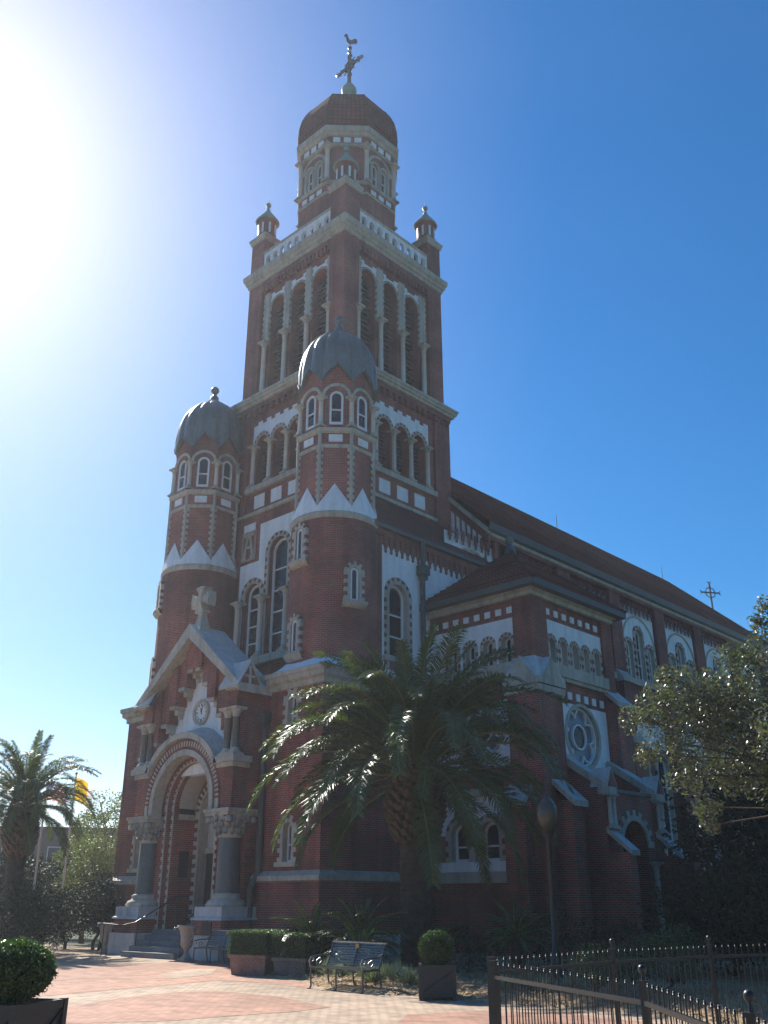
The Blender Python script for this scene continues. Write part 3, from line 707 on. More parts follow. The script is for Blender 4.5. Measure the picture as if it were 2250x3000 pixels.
    for j in range(n):
        t0 = 2*pi*j/n; t1 = 2*pi*(j+1)/n
        for i in range(ns):
            def P(t, f):
                z = zb(t)+(37.45-zb(t))*f**.9; rr = prad(z)*lobe(t, z); return (cu+rr*math.cos(t), cv+rr*math.sin(t), z)
            b.poly([P(t0, i/ns), P(t1, i/ns), P(t1, (i+1)/ns), P(t0, (i+1)/ns)], LEAD, None, True)
        def E(t, dr, dz):
            z = zb(t); rr = prad(z)*lobe(t, z)+dr; return (cu+rr*math.cos(t), cv+rr*math.sin(t), z+dz)
        b.poly([E(t0, .06, -.09), E(t1, .06, -.09), E(t1, .06, .06), E(t0, .06, .06)], LEAD); b.poly([E(t0, .06, .06), E(t1, .06, .06), E(t1, -.1, .12), E(t0, -.1, .12)], LEAD)
        b.poly([E(t0, -.2, -.09), E(t1, -.2, -.09), E(t1, .06, -.09), E(t0, .06, -.09)], LEAD)
    for k in range(nl):   # standing seams
        t = 2*pi*k/nl; pv = None
        for i in range(ns+1):
            z = zb(t)+(37.45-zb(t))*i/ns; rr = prad(z)*lobe(t, z)+.02; p = (cu+rr*math.cos(t), cv+rr*math.sin(t), z)
            if pv: b.cone(pv, p, .045, .045, 5, LEAD)
            pv = p
    d = b.build('turret_dome', tb)
    b = B(K); b.lathe(cu, cv, [(.3, 37.4), (.32, 37.75), (.16, 37.95), (.13, 38.1)], 14, LEAD); b.ball((cu, cv, 38.38), .32, LEAD, 14); b.build('ball_finial', tb)
turret(1); turret(-1)

# ---- entrance porch
b = B(K); PV = -1.95; PU = 4.45; F = FRONT(PV)
op = arch(0, 2.75, 7.1, 7.6, 24)
outer = [(-PU, 7.1), (PU, 7.1), (PU, 13.4), (0, 17.3), (-PU, 13.4)]
wall(b, F, outer, [op[2:] if False else arch(0, 2.75, 7.12, 7.6, 24)], 0, .9, BRICK, BRICK) if False else None
# front wall: two piers, spandrels up to ledge, gable frame
spandrel = [(-PU, 7.15), (-2.8, 7.15)]+[(2.8*math.cos(pi-pi*i/24), 7.6+2.8*math.sin(pi-pi*i/24)) for i in range(25)]+[(2.8, 7.15), (PU, 7.15), (PU, 9.8), (3.05, 9.8)]+[(3.75*math.cos(t), 7.6+3.75*math.sin(t)) for t in [R(36)+R(108)*i/16 for i in range(17)]]+[(-3.05, 9.8), (-PU, 9.8)]
plate(b, F, spandrel, -1.0, 0, BRICK)
# archivolt orders
def aring(ri, ro, d0, d1, m, m2=None, n=35, dent=0):
    for i in range(n):
        t0, t1 = pi*i/n, pi*(i+1)/n
        rr = ro-(dent if i % 2 else 0)
        plate(b, F, [(ri*math.cos(t0), 7.6+ri*math.sin(t0)), (rr*math.cos(t0), 7.6+rr*math.sin(t0)), (rr*math.cos(t1), 7.6+rr*math.sin(t1)), (ri*math.cos(t1), 7.6+ri*math.sin(t1))], d0, d1, m if (i % 2 == 0 or not m2) else m2)
    for s in (-1, 1): a, c = sorted((s*ri, s*ro)); fbox(b, F, a, c, 7.15, 7.6, d0, d1, m)
aring(2.62, 2.95, -.6, .1, STONE)
aring(2.96, 3.52, -.3, .03, BRICK2)
aring(3.12, 3.4, -.2, .07, STONE, BRICK2, 85)
# hood mould and ledges
for i in range(24):
    t0, t1 = R(30)+R(120)*i/24, R(30)+R(120)*(i+1)/24
    plate(b, F, [(3.55*math.cos(t0), 7.6+3.55*math.sin(t0)), (3.88*math.cos(t0), 7.6+3.88*math.sin(t0)), (3.88*math.cos(t1), 7.6+3.88*math.sin(t1)), (3.55*math.cos(t1), 7.6+3.55*math.sin(t1))], -.1, .32, STONE)
    # lead-coloured slope behind the hood up to the tympanum
    p = [F(3.86*math.cos(t), 7.6+3.86*math.sin(t), .3) for t in (t0, t1)]; q = [F(3.62*math.cos(t), 7.6+4.3*math.sin(t), -.95) for t in (t0, t1)]
    b.poly([p[1], p[0], q[0], q[1]][::-1], CONC)
for s in (-1, 1):
    a, c = sorted((s*3.1, s*(PU+.35))); plate(b, F, rect(a, c, 9.5, 9.82), -1.0, .32, STONE); 
    a, c = sorted((s*3.2, s*(PU+.15))); plate(b, F, rect(a, c, 9.25, 9.5), -1.0, .16, STONE)
# tympanum (recessed)
plate(b, F, [(-3.9, 9.3), (3.9, 9.3), (3.9, 13.2), (0, 16.7), (-3.9, 13.2)], -1.5, -.95, WHITE)
# stepped brick frame of the gable following the rake
for s in (-1, 1):
    for i in range(5):
        x0 = 3.75-i*.75; x1 = x0-.75 if i < 4 else 0.0
        lo = 11.3+i*.98; 
        top0 = 13.3+(3.75-x0)*.88+.35; top1 = 13.3+(3.75-x1)*.88+.35
        P = [(s*x0, lo), (s*x1, lo), (s*x1, top1), (s*x0, top0)]
        if i % 2 == 0 or i == 4: plate(b, F, P if s < 0 else P, -.95, -.12, BRICK)
        else: plate(b, F, P, -.95, -.3, BRICK)
        # stone corbel below
        xm = s*(x0+x1)/2; fbox(b, F, xm-.25, xm+.25, lo-.2, lo, -.95, -.18, STONE); fbox(b, F, xm-.17, xm+.17, lo-.48, lo-.2, -.95, -.5, STONE); fbox(b, F, xm-.1, xm+.1, lo-.68, lo-.48, -.95, -.7, STONE)
    # corner piers beside the colonnettes, wall behind them
    a, c = sorted((s*3.55, s*PU)); fbox(b, F, a, c, 12.35, 13.6, -1, 0, BRICK); fbox(b, F, a, c, 9.8, 12.35, -1.0, -.62, BRICK)
    # side walls of the porch
    bx = sorted((s*(PU-1.6), s*PU)); b.box(bx[0], bx[1], PV+.98, 1.65, 7.15, 13.6, BRICK, 'b')
    bx = sorted((s*2.75, s*PU)); b.box(bx[0], bx[1], PV+1.06, 1.65, 0, 7.15, BRICK, 'b')
    # impost band
    bx = sorted((s*2.7, s*(PU+.03))); b.box(bx[0], bx[1], PV+.9, 1.64, 6.8, 7.14, STONE)
# inner orders + jambs to the door
orders = [(2.75, 2.3, -.75, .3), (2.3, 2.05, -1.05, .3)]
for (ro, ri, d, dd) in orders:
    o = [(-ro-.4, 1.2), (ro+.4, 1.2), (ro+.4, 7.6)]+[((ro+.1)*math.cos(pi*i/20), 7.6+(ro+.1)*math.sin(pi*i/20)) for i in range(1, 20)]+[(-ro-.4, 7.6)]
    i_ = arch(0, ri, 1.22, 7.6, 20)
    wall(b, F, o, [i_], d, dd, BRICK, BRICK)
    surround(b, F, 0, ri, ri+.2, 1.3, 7.6, d, d+.05, 45, jh=.22, frac=.35)
av = arch(0, 2.75, 7.15, 7.6, 24)[1:]
for i in range(len(av)-1): b.poly([F(*av[i], 0), F(*av[i+1], 0), F(*av[i+1], -.75), F(*av[i], -.75)], BRICK)
# barrel vault with brick side walls, rear wall with the doorway
av = arch(0, 2.05, 1.2, 7.2, 20)
for i in range(len(av)):
    p, q = av[i], av[(i+1) % len(av)]
    if min(p[1], q[1]) < 7.19 and abs(p[0]-q[0]) < .01: b.poly([F(p[0], p[1], -1.35), F(q[0], q[1], -1.35), F(q[0], q[1], -2.6), F(p[0], p[1], -2.6)], BRICK)
av = [(2.05*math.cos(pi*i/20), 7.6+2.05*math.sin(pi*i/20)) for i in range(21)]
for i in range(20): b.poly([F(*av[i], -1.35), F(*av[i+1], -1.35), F(*av[i+1], -2.6), F(*av[i], -2.6)], CREAM)
for s in (-1, 1):
    a, c = sorted((s*2.0, s*2.06)); fbox(b, F, a, c, 7.0, 7.3, -2.58, -1.36, STONE)
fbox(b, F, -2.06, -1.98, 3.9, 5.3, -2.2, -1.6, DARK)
wall(b, F, [(-2.3, 1.2), (2.3, 1.2), (2.3, 10.2), (-2.3, 10.2)], [arch(0, 1.5, 1.22, 7.3, 16)], -2.55, .6, BRICK, STONE)
surround(b, F, 0, 1.5, 1.95, 1.3, 7.3, -2.55, -2.45, 33, jh=.25, frac=.3)
flat(b, F, [arch(0, 1.5, 5.4, 7.3, 16)], -3.1, CREAM); fbox(b, F, -1.5, 1.5, 5.2, 5.5, -3.1, -2.95, STONE)
PO = b.build('entrance_porch', CH)
b = B(K)  # door
fbox(b, F, -1.48, 1.48, 1.3, 5.2, -3.3, -3.1, DOORW)
for s in (-1, 1):
    for (z0, z1) in ((1.6, 2.6), (2.8, 3.9), (4.1, 4.9)): fbox(b, F, s*.75-.5, s*.75+.5, z0, z1, -3.1, -3.05, DOORW)
fbox(b, F, -.03, .03, 1.3, 5.1, -3.1, -3.03, IRON); b.ball(tuple(F(.15, 3.0, -2.99)), .07, GOLD, 8)
b.build('door', PO)
# gable roof with coping
b = B(K)
def slab(s):
    n = Vector((s*.66, 0, .75)); 
    x0, z0, x1, z1 = s*(PU+.55), 13.15, 0, 16.95
    f0, f1 = PV-.38, .25
    A = [(x0, f0, z0), (x1, f0, z1), (x1, f1, z1), (x0, f1, z0)]
    T = [(p[0], p[1], p[2]+(.42 if abs(p[0]) > 1 else .85)) for p in A]
    if s > 0: A = A[::-1]; T = T[::-1]
    b.poly(A, STONE); b.poly(T[::-1], CONC)
    for i in range(4): b.poly([A[i], A[(i+1) % 4], T[(i+1) % 4], T[i]][::-1], STONE)
slab(1); slab(-1)
b.box(-4.2, 4.2, .1, 4.2, 13.9, 14.15, GUTTER); plate(b, BACKF(.1), [(-4.3, 13), (4.3, 13), (4.3, 13.5), (0, 16.7), (-4.3, 13.5)], -.3, 0, BRICK)
# corner acroteria: little cross-gabled blocks on the eaves
for s in (-1, 1):
    u0, u1 = sorted((s*(PU-.6), s*(PU+.5))); v0, v1 = PV-.36, PV+1.15; vm = (v0+v1)/2
    b.box(u0, u1, v0, v1, 13.28, 13.55, STONE)
    e = s*(PU+.5); i = s*(PU-1.1)
    b.poly([(e, v0, 13.55), (e, v1, 13.55), (e, vm, 14.75)] if s > 0 else [(e, v1, 13.55), (e, v0, 13.55), (e, vm, 14.75)], BRICK2)
    for sv, vv in ((-1, v0-.1), (1, v1+.1)):
        P = [(e+s*.1, vv, 13.5), (e+s*.1, vm, 14.95), (i, vm, 14.95), (i, vv, 13.5)]; Q = [(p[0], p[1], p[2]-.16) for p in P]
        b.poly(P, CONC); b.poly(Q, STONE); b.poly([P[0], P[1], Q[1], Q[0]], STONE); b.poly([P[0], P[3], Q[3], Q[0]], STONE)
    b.box(min(e, e+s*.03), max(e, e+s*.03), vm-.08, vm+.08, 13.6, 14.6, STONE); b.box(min(e, e+s*.035), max(e, e+s*.035), vm-.35, vm+.35, 13.95, 14.08, STONE)
b.build('porch_roof', PO)
# pommee stone cross
b = B(K); cx, cz, y0, y1 = 0, 19.4, PV+.25, PV+.85
b.lathe(0, PV+.5, [(.8, 17.2), (.42, 17.9), (.3, 18.35), (.22, 18.75)], 4, STONE, rot=pi/4, smooth=False)
for k in range(4):
    t = k*pi/2; c_, s_ = math.cos(t), math.sin(t)
    q = [(.1, .13), (.85, .5), (.85, -.5), (.1, -.13)]
    q = [(.9*(c_*x-s_*y), cz+.9*(s_*x+c_*y)) for x, y in [(.1, -.13), (.5, -.22), (.85, -.5), (.93, 0), (.85, .5), (.5, .22), (.1, .13)]]
    plate(b, Fr((0, PV+.5, 0), -pi/2), q, -.3, .3, STONE)
b.lathe(0, PV+.5, [(0.001, cz-.2), (.2, cz-.15), (.2, cz+.15), (0.001, cz+.2)], 4, STONE)
FC = Fr((0, PV+.5, 0), -pi/2)
plate(b, FC, [(.22*math.cos(2*pi*i/12), cz+.22*math.sin(2*pi*i/12)) for i in range(12)], -.34, .34, STONE)
b.build('stone_cross', PO)
# clock
b = B(K); FCk = FRONT(PV+.95); c0, z0 = 0.05, 12.75
circ = lambda r, n=28: [(c0+r*math.cos(2*pi*i/n), z0+r*math.sin(2*pi*i/n)) for i in range(n)]
plate(b, FCk, circ(.74), 0, .14, STONE, [circ(.55)]); plate(b, FCk, circ(.56), 0, .05, PAINT)
for k in range(12):
    t = 2*pi*k/12
    for j in ((-1, 0, 1) if k % 3 == 0 else (0,) if k % 2 else (-.6, .6)):
        x, z = c0+.43*math.cos(t)-j*.045*math.sin(t), z0+.43*math.sin(t)+j*.045*math.cos(t)
        line(b, FCk, (x-.07*math.cos(t), z-.07*math.sin(t)), (x+.07*math.cos(t), z+.07*math.sin(t)), .025, .05, .06, BLACK)
line(b, FCk, (c0, z0), (c0+.10, z0+.38), .04, .06, .075, BLACK); line(b, FCk, (c0, z0), (c0-.04, z0+.26), .06, .075, .09, BLACK)
line(b, FCk, (c0, z0), (c0+.04, z0-.12), .05, .06, .075, BLACK)
b.build('clock', PO)
# big columns on pedestals
for s in (-1, 1):
    cu, cv = s*3.65, -1.25
    b = B(K)
    b.lathe(cu, cv, [(.62, 3.05), (.6, 4.4), (.56, 5.75)], 28, GRAN); 
    b.lathe(cu, cv, [(.98, 2.42), (1.02, 2.55), (.96, 2.7), (.78, 2.78), (.74, 2.9), (.78, 2.98), (.64, 3.06)], 28, STONE)
    for k in range(4): t = pi/4+k*pi/2; b.ball((cu+.95*math.cos(t), cv+.95*math.sin(t), 2.5), .15, STONE, 8, (1, 1, .6))
    # carved capital
    b.lathe(cu, cv, [(.58, 5.72), (.66, 5.8), (.6, 5.9), (.66, 6.1), (.78, 6.45), (.95, 6.75), (.98, 6.82)], 24, STONE)
    rnd = random.Random(3+s)
    for ring, (z, rr, sz) in enumerate(((6.08, .68, .17), (6.36, .8, .17), (6.62, .95, .16))):
        for k in range(12):
            t = 2*pi*(k+.5*ring)/12
            b.ball((cu+rr*math.cos(t), cv+rr*math.sin(t), z+rnd.uniform(-.03, .03)), sz, STONE, 6, (.8, .8, 1.25))
            b.ball((cu+(rr+.1)*math.cos(t), cv+(rr+.1)*math.sin(t), z+.16), sz*.5, STONE, 6)
    for k in range(4):
        t = pi/4+k*pi/2; b.ball((cu+1.15*math.cos(t), cv+1.15*math.sin(t), 6.62), .2, STONE, 8)
    b.box(cu-.98, cu+.98, cv-.98, cv+.98, 6.82, 6.98, STONE); b.box(cu-1.06, cu+1.06, cv-1.06, cv+1.06, 6.98, 7.15, STONE)
    b.build('porch_column', PO)
    b = B(K)
    b.box(cu-1.12, cu+1.12, cv-1.12, cv+1.12, 1.95, 2.42, CONC, 'b'); cornice(b, cu-1.12, cu+1.12, cv-1.12, cv+1.12, [(0, 1.95), (.12, 1.88), (.14, 1.8)], CONC); b.poly([(cu-1.26, cv-1.26, 1.8), (cu-1.26, cv+1.26, 1.8), (cu+1.26, cv+1.26, 1.8), (cu+1.26, cv-1.26, 1.8)], CONC)
    b.box(cu-1.14, cu+1.14, cv-1.14, cv+1.4, 1.1, 1.85, BRICK, 'b'); b.box(cu-1.25, cu+1.25, cv-1.3, cv+1.7, 0, 1.1, CONC, 'b')
    if s > 0:
        bx = FRONT(cv-1.14); fbox(b, bx, cu-.42, cu+.42, 1.2, 1.7, 0, .05, BRONZE)
    b.build('column_pedestal', PO)
    # colonnette pairs on the ledge
    for dx in (-.32, .38): column(s*3.95+dx*s, PV+.12, 9.82, 12.38, .2, PO, m=GRAN, name='colonnette')
# low corner blocks either side of the stair (seen left)
for s in (-1, 1):
    pass
# stair and landing
b = B(K)
for i in range(5): b.box(-2.38, 2.38, -3.3+i*.45, 2.0, i*.26, (i+1)*.26-.0, STEPM, 'b') if i < 1 else b.box(-2.36+i*.002, 2.36-i*.002, -3.3+i*.45, 2.0, i*.26, (i+1)*.26, STEPM, 'b')
b.build('entrance_steps', PO)
b = B(K)
b = B(K); b.ball((1.8, PV+2.3, 4.3), .2, PAINT, 12); b.box(1.75, 2.06, PV+2.26, PV+2.34, 4.5, 4.6, DARKM); b.build('wall_lamp', PO)
b = B(K); fbox(b, FRONT(PV+1.6), 4.02, 4.3, 3.2, 3.75, 0, .05, PAINT); b.build('notice', PO)
# downspouts
b = B(K)
b.box(4.52, 5.08, -.5, -.02, 11.7, 12.25, GUTTER); b.box(4.62, 4.98, -.42, -.02, 11.35, 11.7, GUTTER)
b.cone((4.8, -.2, 11.4), (4.8, -.2, 4.0), .17, .17, 10, GUTTER); b.cone((4.8, -.2, 4.0), (4.7, -.6, 3.3), .17, .17, 10, GUTTER); b.cone((4.7, -.6, 3.3), (4.7, -.6, .2), .17, .17, 10, GUTTER)
b.build('downspout', CH)
b = B(K)
b.box(9.0, 9.55, 7.75, 8.4, 21.2, 21.8, GUTTER); b.box(9.1, 9.45, 7.85, 8.3, 20.9, 21.2, GUTTER); b.cone((9.25, 8.07, 23.4), (9.25, 8.07, 21.8), .14, .14, 8, GUTTER); b.cone((9.2, 8.07, 20.9), (9.2, 8.07, 15), .16, .16, 10, GUTTER)
b.build('downspout', CH)

# ---- chapel (stair wing)
b = B(K); CU, CV0, CV1 = 16.5, 8.8, 17.4
FX_, FY = SIDE(CU), FRONT(CV0)
# recessed planes of the two visible faces and far face
dz = .22
holesX = [arch(v, .3, 15.0, 16.2, 8) for v in (10.9, 12.1, 13.3, 14.5, 15.7)]
circX = [(13.45+1.65*math.cos(2*pi*i/28), 11.25+1.65*math.sin(2*pi*i/28)) for i in range(28)]
wall(b, FX_, rect(CV0+.2, CV1-.2, 0, 18.9), holesX+[circX], -dz, .45, BRICK, STONE)
ys = (14.6, 13.3, 12.0, 10.7)
holesY = [arch(u, .3, 15.0, 16.2, 8) for u in ys]
circY = [(12.5+1.4*math.cos(2*pi*i/28), 11.45+1.4*math.sin(2*pi*i/28)) for i in range(28)]
low = [arch(12.97, .62, 4.6, 6.0, 10), arch(10.95, .62, 4.6, 6.0, 10)]
wall(b, FY, rect(8.7, CU-.2, 0, 18.9), holesY+[circY]+low, -dz, .45, BRICK, STONE)
flat(b, BACKF(CV1), [rect(-CU, -8, 0, 18.9)], -dz, BRICK)
# panels
plate(b, FX_, rect(10.3, 16.3, 14.95, 17.55), -dz, -dz+.05, WHITE, [arch(v, .5, 14.99, 16.2, 8) for v in (10.9, 12.1, 13.3, 14.5, 15.7)])
plate(b, FY, rect(9.0, 15.3, 14.95, 17.55), -dz, -dz+.05, WHITE, [arch(u, .5, 14.99, 16.2, 8) for u in ys])
b_holes = None
def panel(F, a0, a1, z0, z1, holes): plate(b, F, rect(a0, a1, z0, z1), -dz, -dz+.05, WHITE, holes)
b2 = []
# (white fields drawn with the openings cut out)
for F, a0, a1, hs in ((FX_, 10.3, 16.25, (10.9, 12.1, 13.3, 14.5, 15.7)), (FY, 9.0, 15.3, ys)):
    for i, c in enumerate(sorted(hs)):
        surround(b, F, c, .3, .56, 15.0, 16.2, -dz, -dz+.09, 11, jh=.24, frac=.25)
    n = 7 if F is FX_ else 8
    for i in range(n):
        x = a0+.4+(a1-a0-.8)*i/(n-1); 
        fbox(b, F, x-.2, x+.2, 17.83, 18.2, -dz, -dz+.06, WHITE); 
        if F is FX_: fbox(b, F, x-.2, x+.2, 13.2, 13.62, -dz, -dz+.06, WHITE)
def punch(F, a0, a1, z0, z1, circ):
    plate(b, F, rect(a0, a1, z0, z1), -dz, -dz+.05, WHITE, [circ])
punch(FX_, 10.6, 16.25, 9.3, 12.97, [(13.45+1.8*math.cos(2*pi*i/28), 11.25+1.68*math.sin(2*pi*i/28)) for i in range(28)])
punch(FY, 9.0, 15.3, 9.4, 13.0, [(12.5+1.5*math.cos(2*pi*i/28), 11.45+1.5*math.sin(2*pi*i/28)) for i in range(28)])
for F, c, z, r in ((FX_, 13.45, 11.25, 1.65), (FY, 12.5, 11.45, 1.4)):
    cc = lambda q, n=32: [(c+q*math.cos(2*pi*i/n), z+q*math.sin(2*pi*i/n)) for i in range(n)]
    plate(b, F, cc(r+.2), -dz, -dz+.1, STONE, [cc(r)])
# lower white field over windows on the front face
lw = [(9.2, 5.0), (9.2, 7.95), (15.0, 7.95), (15.0, 5.0)]
for c in (12.97, 10.95): surround(b, FY, c, .62, 1.0, 4.6, 6.0, -dz, .04, 11)
plate(b, FY, [(9.3, 6.0), (9.95, 6.0)]+[(10.95+1.0*math.cos(pi-pi*i/10), 6+1.0*math.sin(pi-pi*i/10)) for i in range(1, 11)]+[(11.97, 6.0)]+[(12.97+1.0*math.cos(pi-pi*i/10), 6+1.0*math.sin(pi-pi*i/10)) for i in range(1, 11)]+[(15.0, 6.0), (15.0, 7.95), (9.3, 7.95)], -dz, -dz+.06, WHITE)
fbox(b, FY, 9.0, 15.6, 7.95, 8.35, -dz, .12, STONE)
fbox(b, FY, 9.3, 14.6, 4.1, 4.6, -dz, .3, WHITE)
for a0, a1, F in ((9.2, 16.2, FY),): 
    plate(b, F, rect(9.2, 15.2, 3.55, 4.08), -dz, .4, STONE)
fbox(b, FY, 9.2, 15.2, 0, 3.55, -dz, .2, BRICK)
# string courses
for F, a0, a1 in ((FX_, 10.2, 16.3), (FY, 9.0, 15.3)):
    fbox(b, F, a0, a1, 14.3, 14.95, -dz, .18, STONE); fbox(b, F, a0, a1, 14.1, 14.3, -dz, .05, STONE)
# corner piers
b.box(CU-1.3, CU, CV0, CV0+1.5, 0, 18.9, BRICK, 'bt'); b.box(CU-1.0, CU, CV1-1.1, CV1, 0, 18.9, BRICK, 'bt')
# stepped corner buttresses with stone copings
def butt(u0, u1, v0, v1, z1, z2, dirv):
    # shaft plus sloping coping; dirv = 'u' (slopes out +u) or 'v' (slopes out -v)
    b.box(u0, u1, v0, v1, 0, z1, BRICK, 'bt')
    if dirv == 'u': P = [(u1+.2, v0-.12, z1), (u1+.2, v1+.12, z1), (u0, v1+.12, z2), (u0, v0-.12, z2)]
    else: P = [(u0-.12, v0-.2, z1), (u1+.12, v0-.2, z1), (u1+.12, v1, z2), (u0-.12, v1, z2)]
    Q = [(p[0], p[1], p[2]-.3) for p in P]
    b.poly(P, CONC); b.poly(Q[::-1], STONE)
    for i in range(4): b.poly([Q[i], Q[(i+1) % 4], P[(i+1) % 4], P[i]], STONE)
b.box(CU-1.5, CU+.55, CV0-.6, CV0+1.65, 0, 13.45, BRICK, 'bt')
oc = [(CU-1.65, CV0-.78), (CU+.75, CV0-.78), (CU+.75, CV0+1.8)]; ic = [(CU-1.32, CV0-.01), (CU+.01, CV0-.01), (CU+.01, CV0+1.52)]
for i in range(2):
    b.poly([(*oc[i], 13.75), (*oc[i+1], 13.75), (*ic[i+1], 15.1), (*ic[i], 15.1)], CONC); b.poly([(*oc[i], 13.4), (*oc[i+1], 13.4), (*oc[i+1], 13.75), (*oc[i], 13.75)], STONE)
b.poly([(*oc[0], 13.4), (*oc[0], 13.75), (*ic[0], 15.1), (*ic[0], 13.4)], STONE); b.poly([(*oc[2], 13.75), (*oc[2], 13.4), (*ic[2], 13.4), (*ic[2], 15.1)], STONE)
for A, n_ in (((CU-.45, CV0-.8), (0, 1)), ((CU+.77, CV0+.5), (-1, 0))):
    ux, uy = (1, 0) if n_[1] else (0, 1)
    pk = (A[0], A[1], 15.0); l = (A[0]-ux*.95, A[1]-uy*.95, 13.75); r_ = (A[0]+ux*.95, A[1]+uy*.95, 13.75); bk = (A[0]+n_[0]*.85, A[1]+n_[1]*.85, 15.0)
    b.poly([l, pk, bk], CONC); b.poly([pk, r_, bk], CONC); b.poly([l, r_, pk], STONE)
butt(CU-1.0, CU+.6, CV1-1.2, CV1+.3, 13.5, 15.2, 'u')
butt(CU, CU+1.6, CV0+.2, CV0+1.3, 7.4, 9.0, 'u')
butt(CU-1.6, CU-.3, CV0-1.3, CV0, 7.4, 8.8, 'v')
cornice(b, CU-1.5, CU+.56, CV0-.61, CV0+1.66, [(0, 12.95), (.12, 13.0), (.14, 13.35), (0, 13.42)], STONE)
cornice(b, 8.9, CU, CV0, CV1, [(-.05, 18.55), (.1, 18.6), (.12, 18.8), (.28, 18.9), (.3, 19.1)], STONE)
# side portal with raking walls
pu0, pu1, p0, p1 = CU, 19.0, 11.0, 16.1
for v in (p0, p1):
    P = [(pu0, 0), (pu1, 0), (pu1, 8.0), (pu0, 9.9)]
    FF = FRONT(v-.35); plate(b, FF, P, -.7, 0, BRICK)
    A = [(pu0-.05, v-.5, 10.1), (pu1+.25, v-.5, 8.25), (pu1+.25, v+.5, 8.25), (pu0-.05, v+.5, 10.1)]; Q = [(p[0], p[1], p[2]-.42) for p in A]
    b.poly(A, CONC); b.poly(Q[::-1], STONE)
    for i in range(4): b.poly([Q[i], Q[(i+1) % 4], A[(i+1) % 4], A[i]], STONE)
    b.box(pu1-.3, pu1+.3, v-.48, v+.48, 7.75, 8.1, STONE)
    P = [(pu1+.3, v-.45, 8.1), (pu1+.3, v+.45, 8.1), (pu1+.3, v, 8.95)]; b.poly(P, BRICK2)
    for s in (-1, 1):
        q = [(pu1+.34, v+s*.52, 8.1), (pu1+.34, v, 9.1), (pu1-.7, v, 9.1), (pu1-.7, v+s*.52, 8.1)]; b.poly(q, CONC)
    # lower foot buttress
    A = [(pu1+.0, v-.4, 6.1), (pu1+1.3, v-.4, 5.0), (pu1+1.3, v+.4, 5.0), (pu1+.0, v+.4, 6.1)]; Q = [(p[0], p[1], p[2]-.25) for p in A]
    b.poly(A, CONC); b.poly(Q[::-1], STONE)
    for i in range(4): b.poly([Q[i], Q[(i+1) % 4], A[(i+1) % 4], A[i]], STONE)
    b.box(pu1, pu1+1.15, v-.32, v+.32, 0, 4.9, BRICK, 't')
FP = SIDE(pu1)
wall(b, FP, rect(p0+.35, p1-.35, 0, 7.9), [arch(13.55, 1.3, .8, 5.3, 14)], -.1, .9, BRICK, BRICK)
surround(b, FP, 13.55, 1.3, 1.85, 3.9, 5.3, -.1, .0, 17, jamb=False)
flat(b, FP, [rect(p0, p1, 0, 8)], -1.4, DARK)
b.box(pu0, pu1, p0+.3, p1-.3, 7.9, 8.1, GUTTER)
CP = b.build('side_chapel', CH)
for v in (11.9, 15.2): column(pu1+.05, v, .9, 4.6, .17, CP)
for v in (p0, p1):
    for s in (-1, 1): column(pu1+.18, v+s*.2, 6.05, 7.75, .12, CP, name='colonnette', seg=8)
for v in (10.9, 12.1, 13.3, 14.5, 15.7): window(FX_, v, .3, 15.0, 16.2, -dz-.25, CP, bars=1, fw_=.08)
for u in ys: window(FY, u, .3, 15.0, 16.2, -dz-.25, CP, bars=1, fw_=.08)
for u in (12.97, 10.95): window(FY, u, .62, 4.6, 6.0, -dz-.15, CP, bars=1)
column(11.96, CV0-.05, 4.6, 6.05, .16, CP)
for F, c, z, r in ((FX_, 13.45, 11.25, 1.65), (FY, 12.5, 11.45, 1.4)):
    bb = B(K); cc = lambda q, n=30, x=0, y=0: [(c+x+q*math.cos(2*pi*i/n), z+y+q*math.sin(2*pi*i/n)) for i in range(n)]
    flat(bb, F, [cc(r)], -dz-.3, SKYGL)
    plate(bb, F, cc(r), -dz-.3, -dz-.12, PAINT, [cc(r-.1)])
    flat(bb, F, [cc(r*.4)], -dz-.27, GLASS); plate(bb, F, cc(r*.44), -dz-.3, -dz-.16, PAINT, [cc(r*.38)])
    for k in range(6):
        t = 2*pi*k/6+.26; pr_ = r*.33
        for i in range(14):
            a0, a1 = t-1.9+3.8*i/14, t-1.9+3.8*(i+1)/14; ox, oy = r*.66*math.cos(t), r*.66*math.sin(t)
            line(bb, F, (c+ox+pr_*math.cos(a0), z+oy+pr_*math.sin(a0)), (c+ox+pr_*math.cos(a1), z+oy+pr_*math.sin(a1)), .09, -dz-.3, -dz-.17, PAINT)
        t2 = t+pi/6; flat(bb, F, [[(c+r*.93*math.cos(t2)+.16*r*math.cos(q), z+r*.93*math.sin(t2)+.16*r*math.sin(q)) for q in [2*pi*i/10 for i in range(10)]]], -dz-.26, GLASS) if False else None
    bb.build('rose_window', CP)
b = B(K)  # hip roof
ap = (12.3, 13.1, 23.4); e0, e1, f0, f1 = 8.6, CU+.75, CV0-.75, CV1+.75
Ec = [(e0, f0, 19.3), (e1, f0, 19.3), (e1, f1, 19.3), (e0, f1, 19.3)]
for i in range(4): coursed(b, Ec[i], Ec[(i+1) % 4], Vector(ap), Vector(ap)+Vector((.001, 0, 0)), 16, TILE, .08)
Gc = [(p[0], p[1], 18.95) for p in Ec]
for i in range(3): b.poly([Gc[i], Gc[(i+1) % 4], Ec[(i+1) % 4], Ec[i]], GUTTER)
b.poly([Gc[3], Gc[2], Gc[1], Gc[0]], GUTTER)
for i in (1, 2): b.cone(Ec[i], ap, .15, .15, 6, TILE)
b.build('chapel_roof', CP)
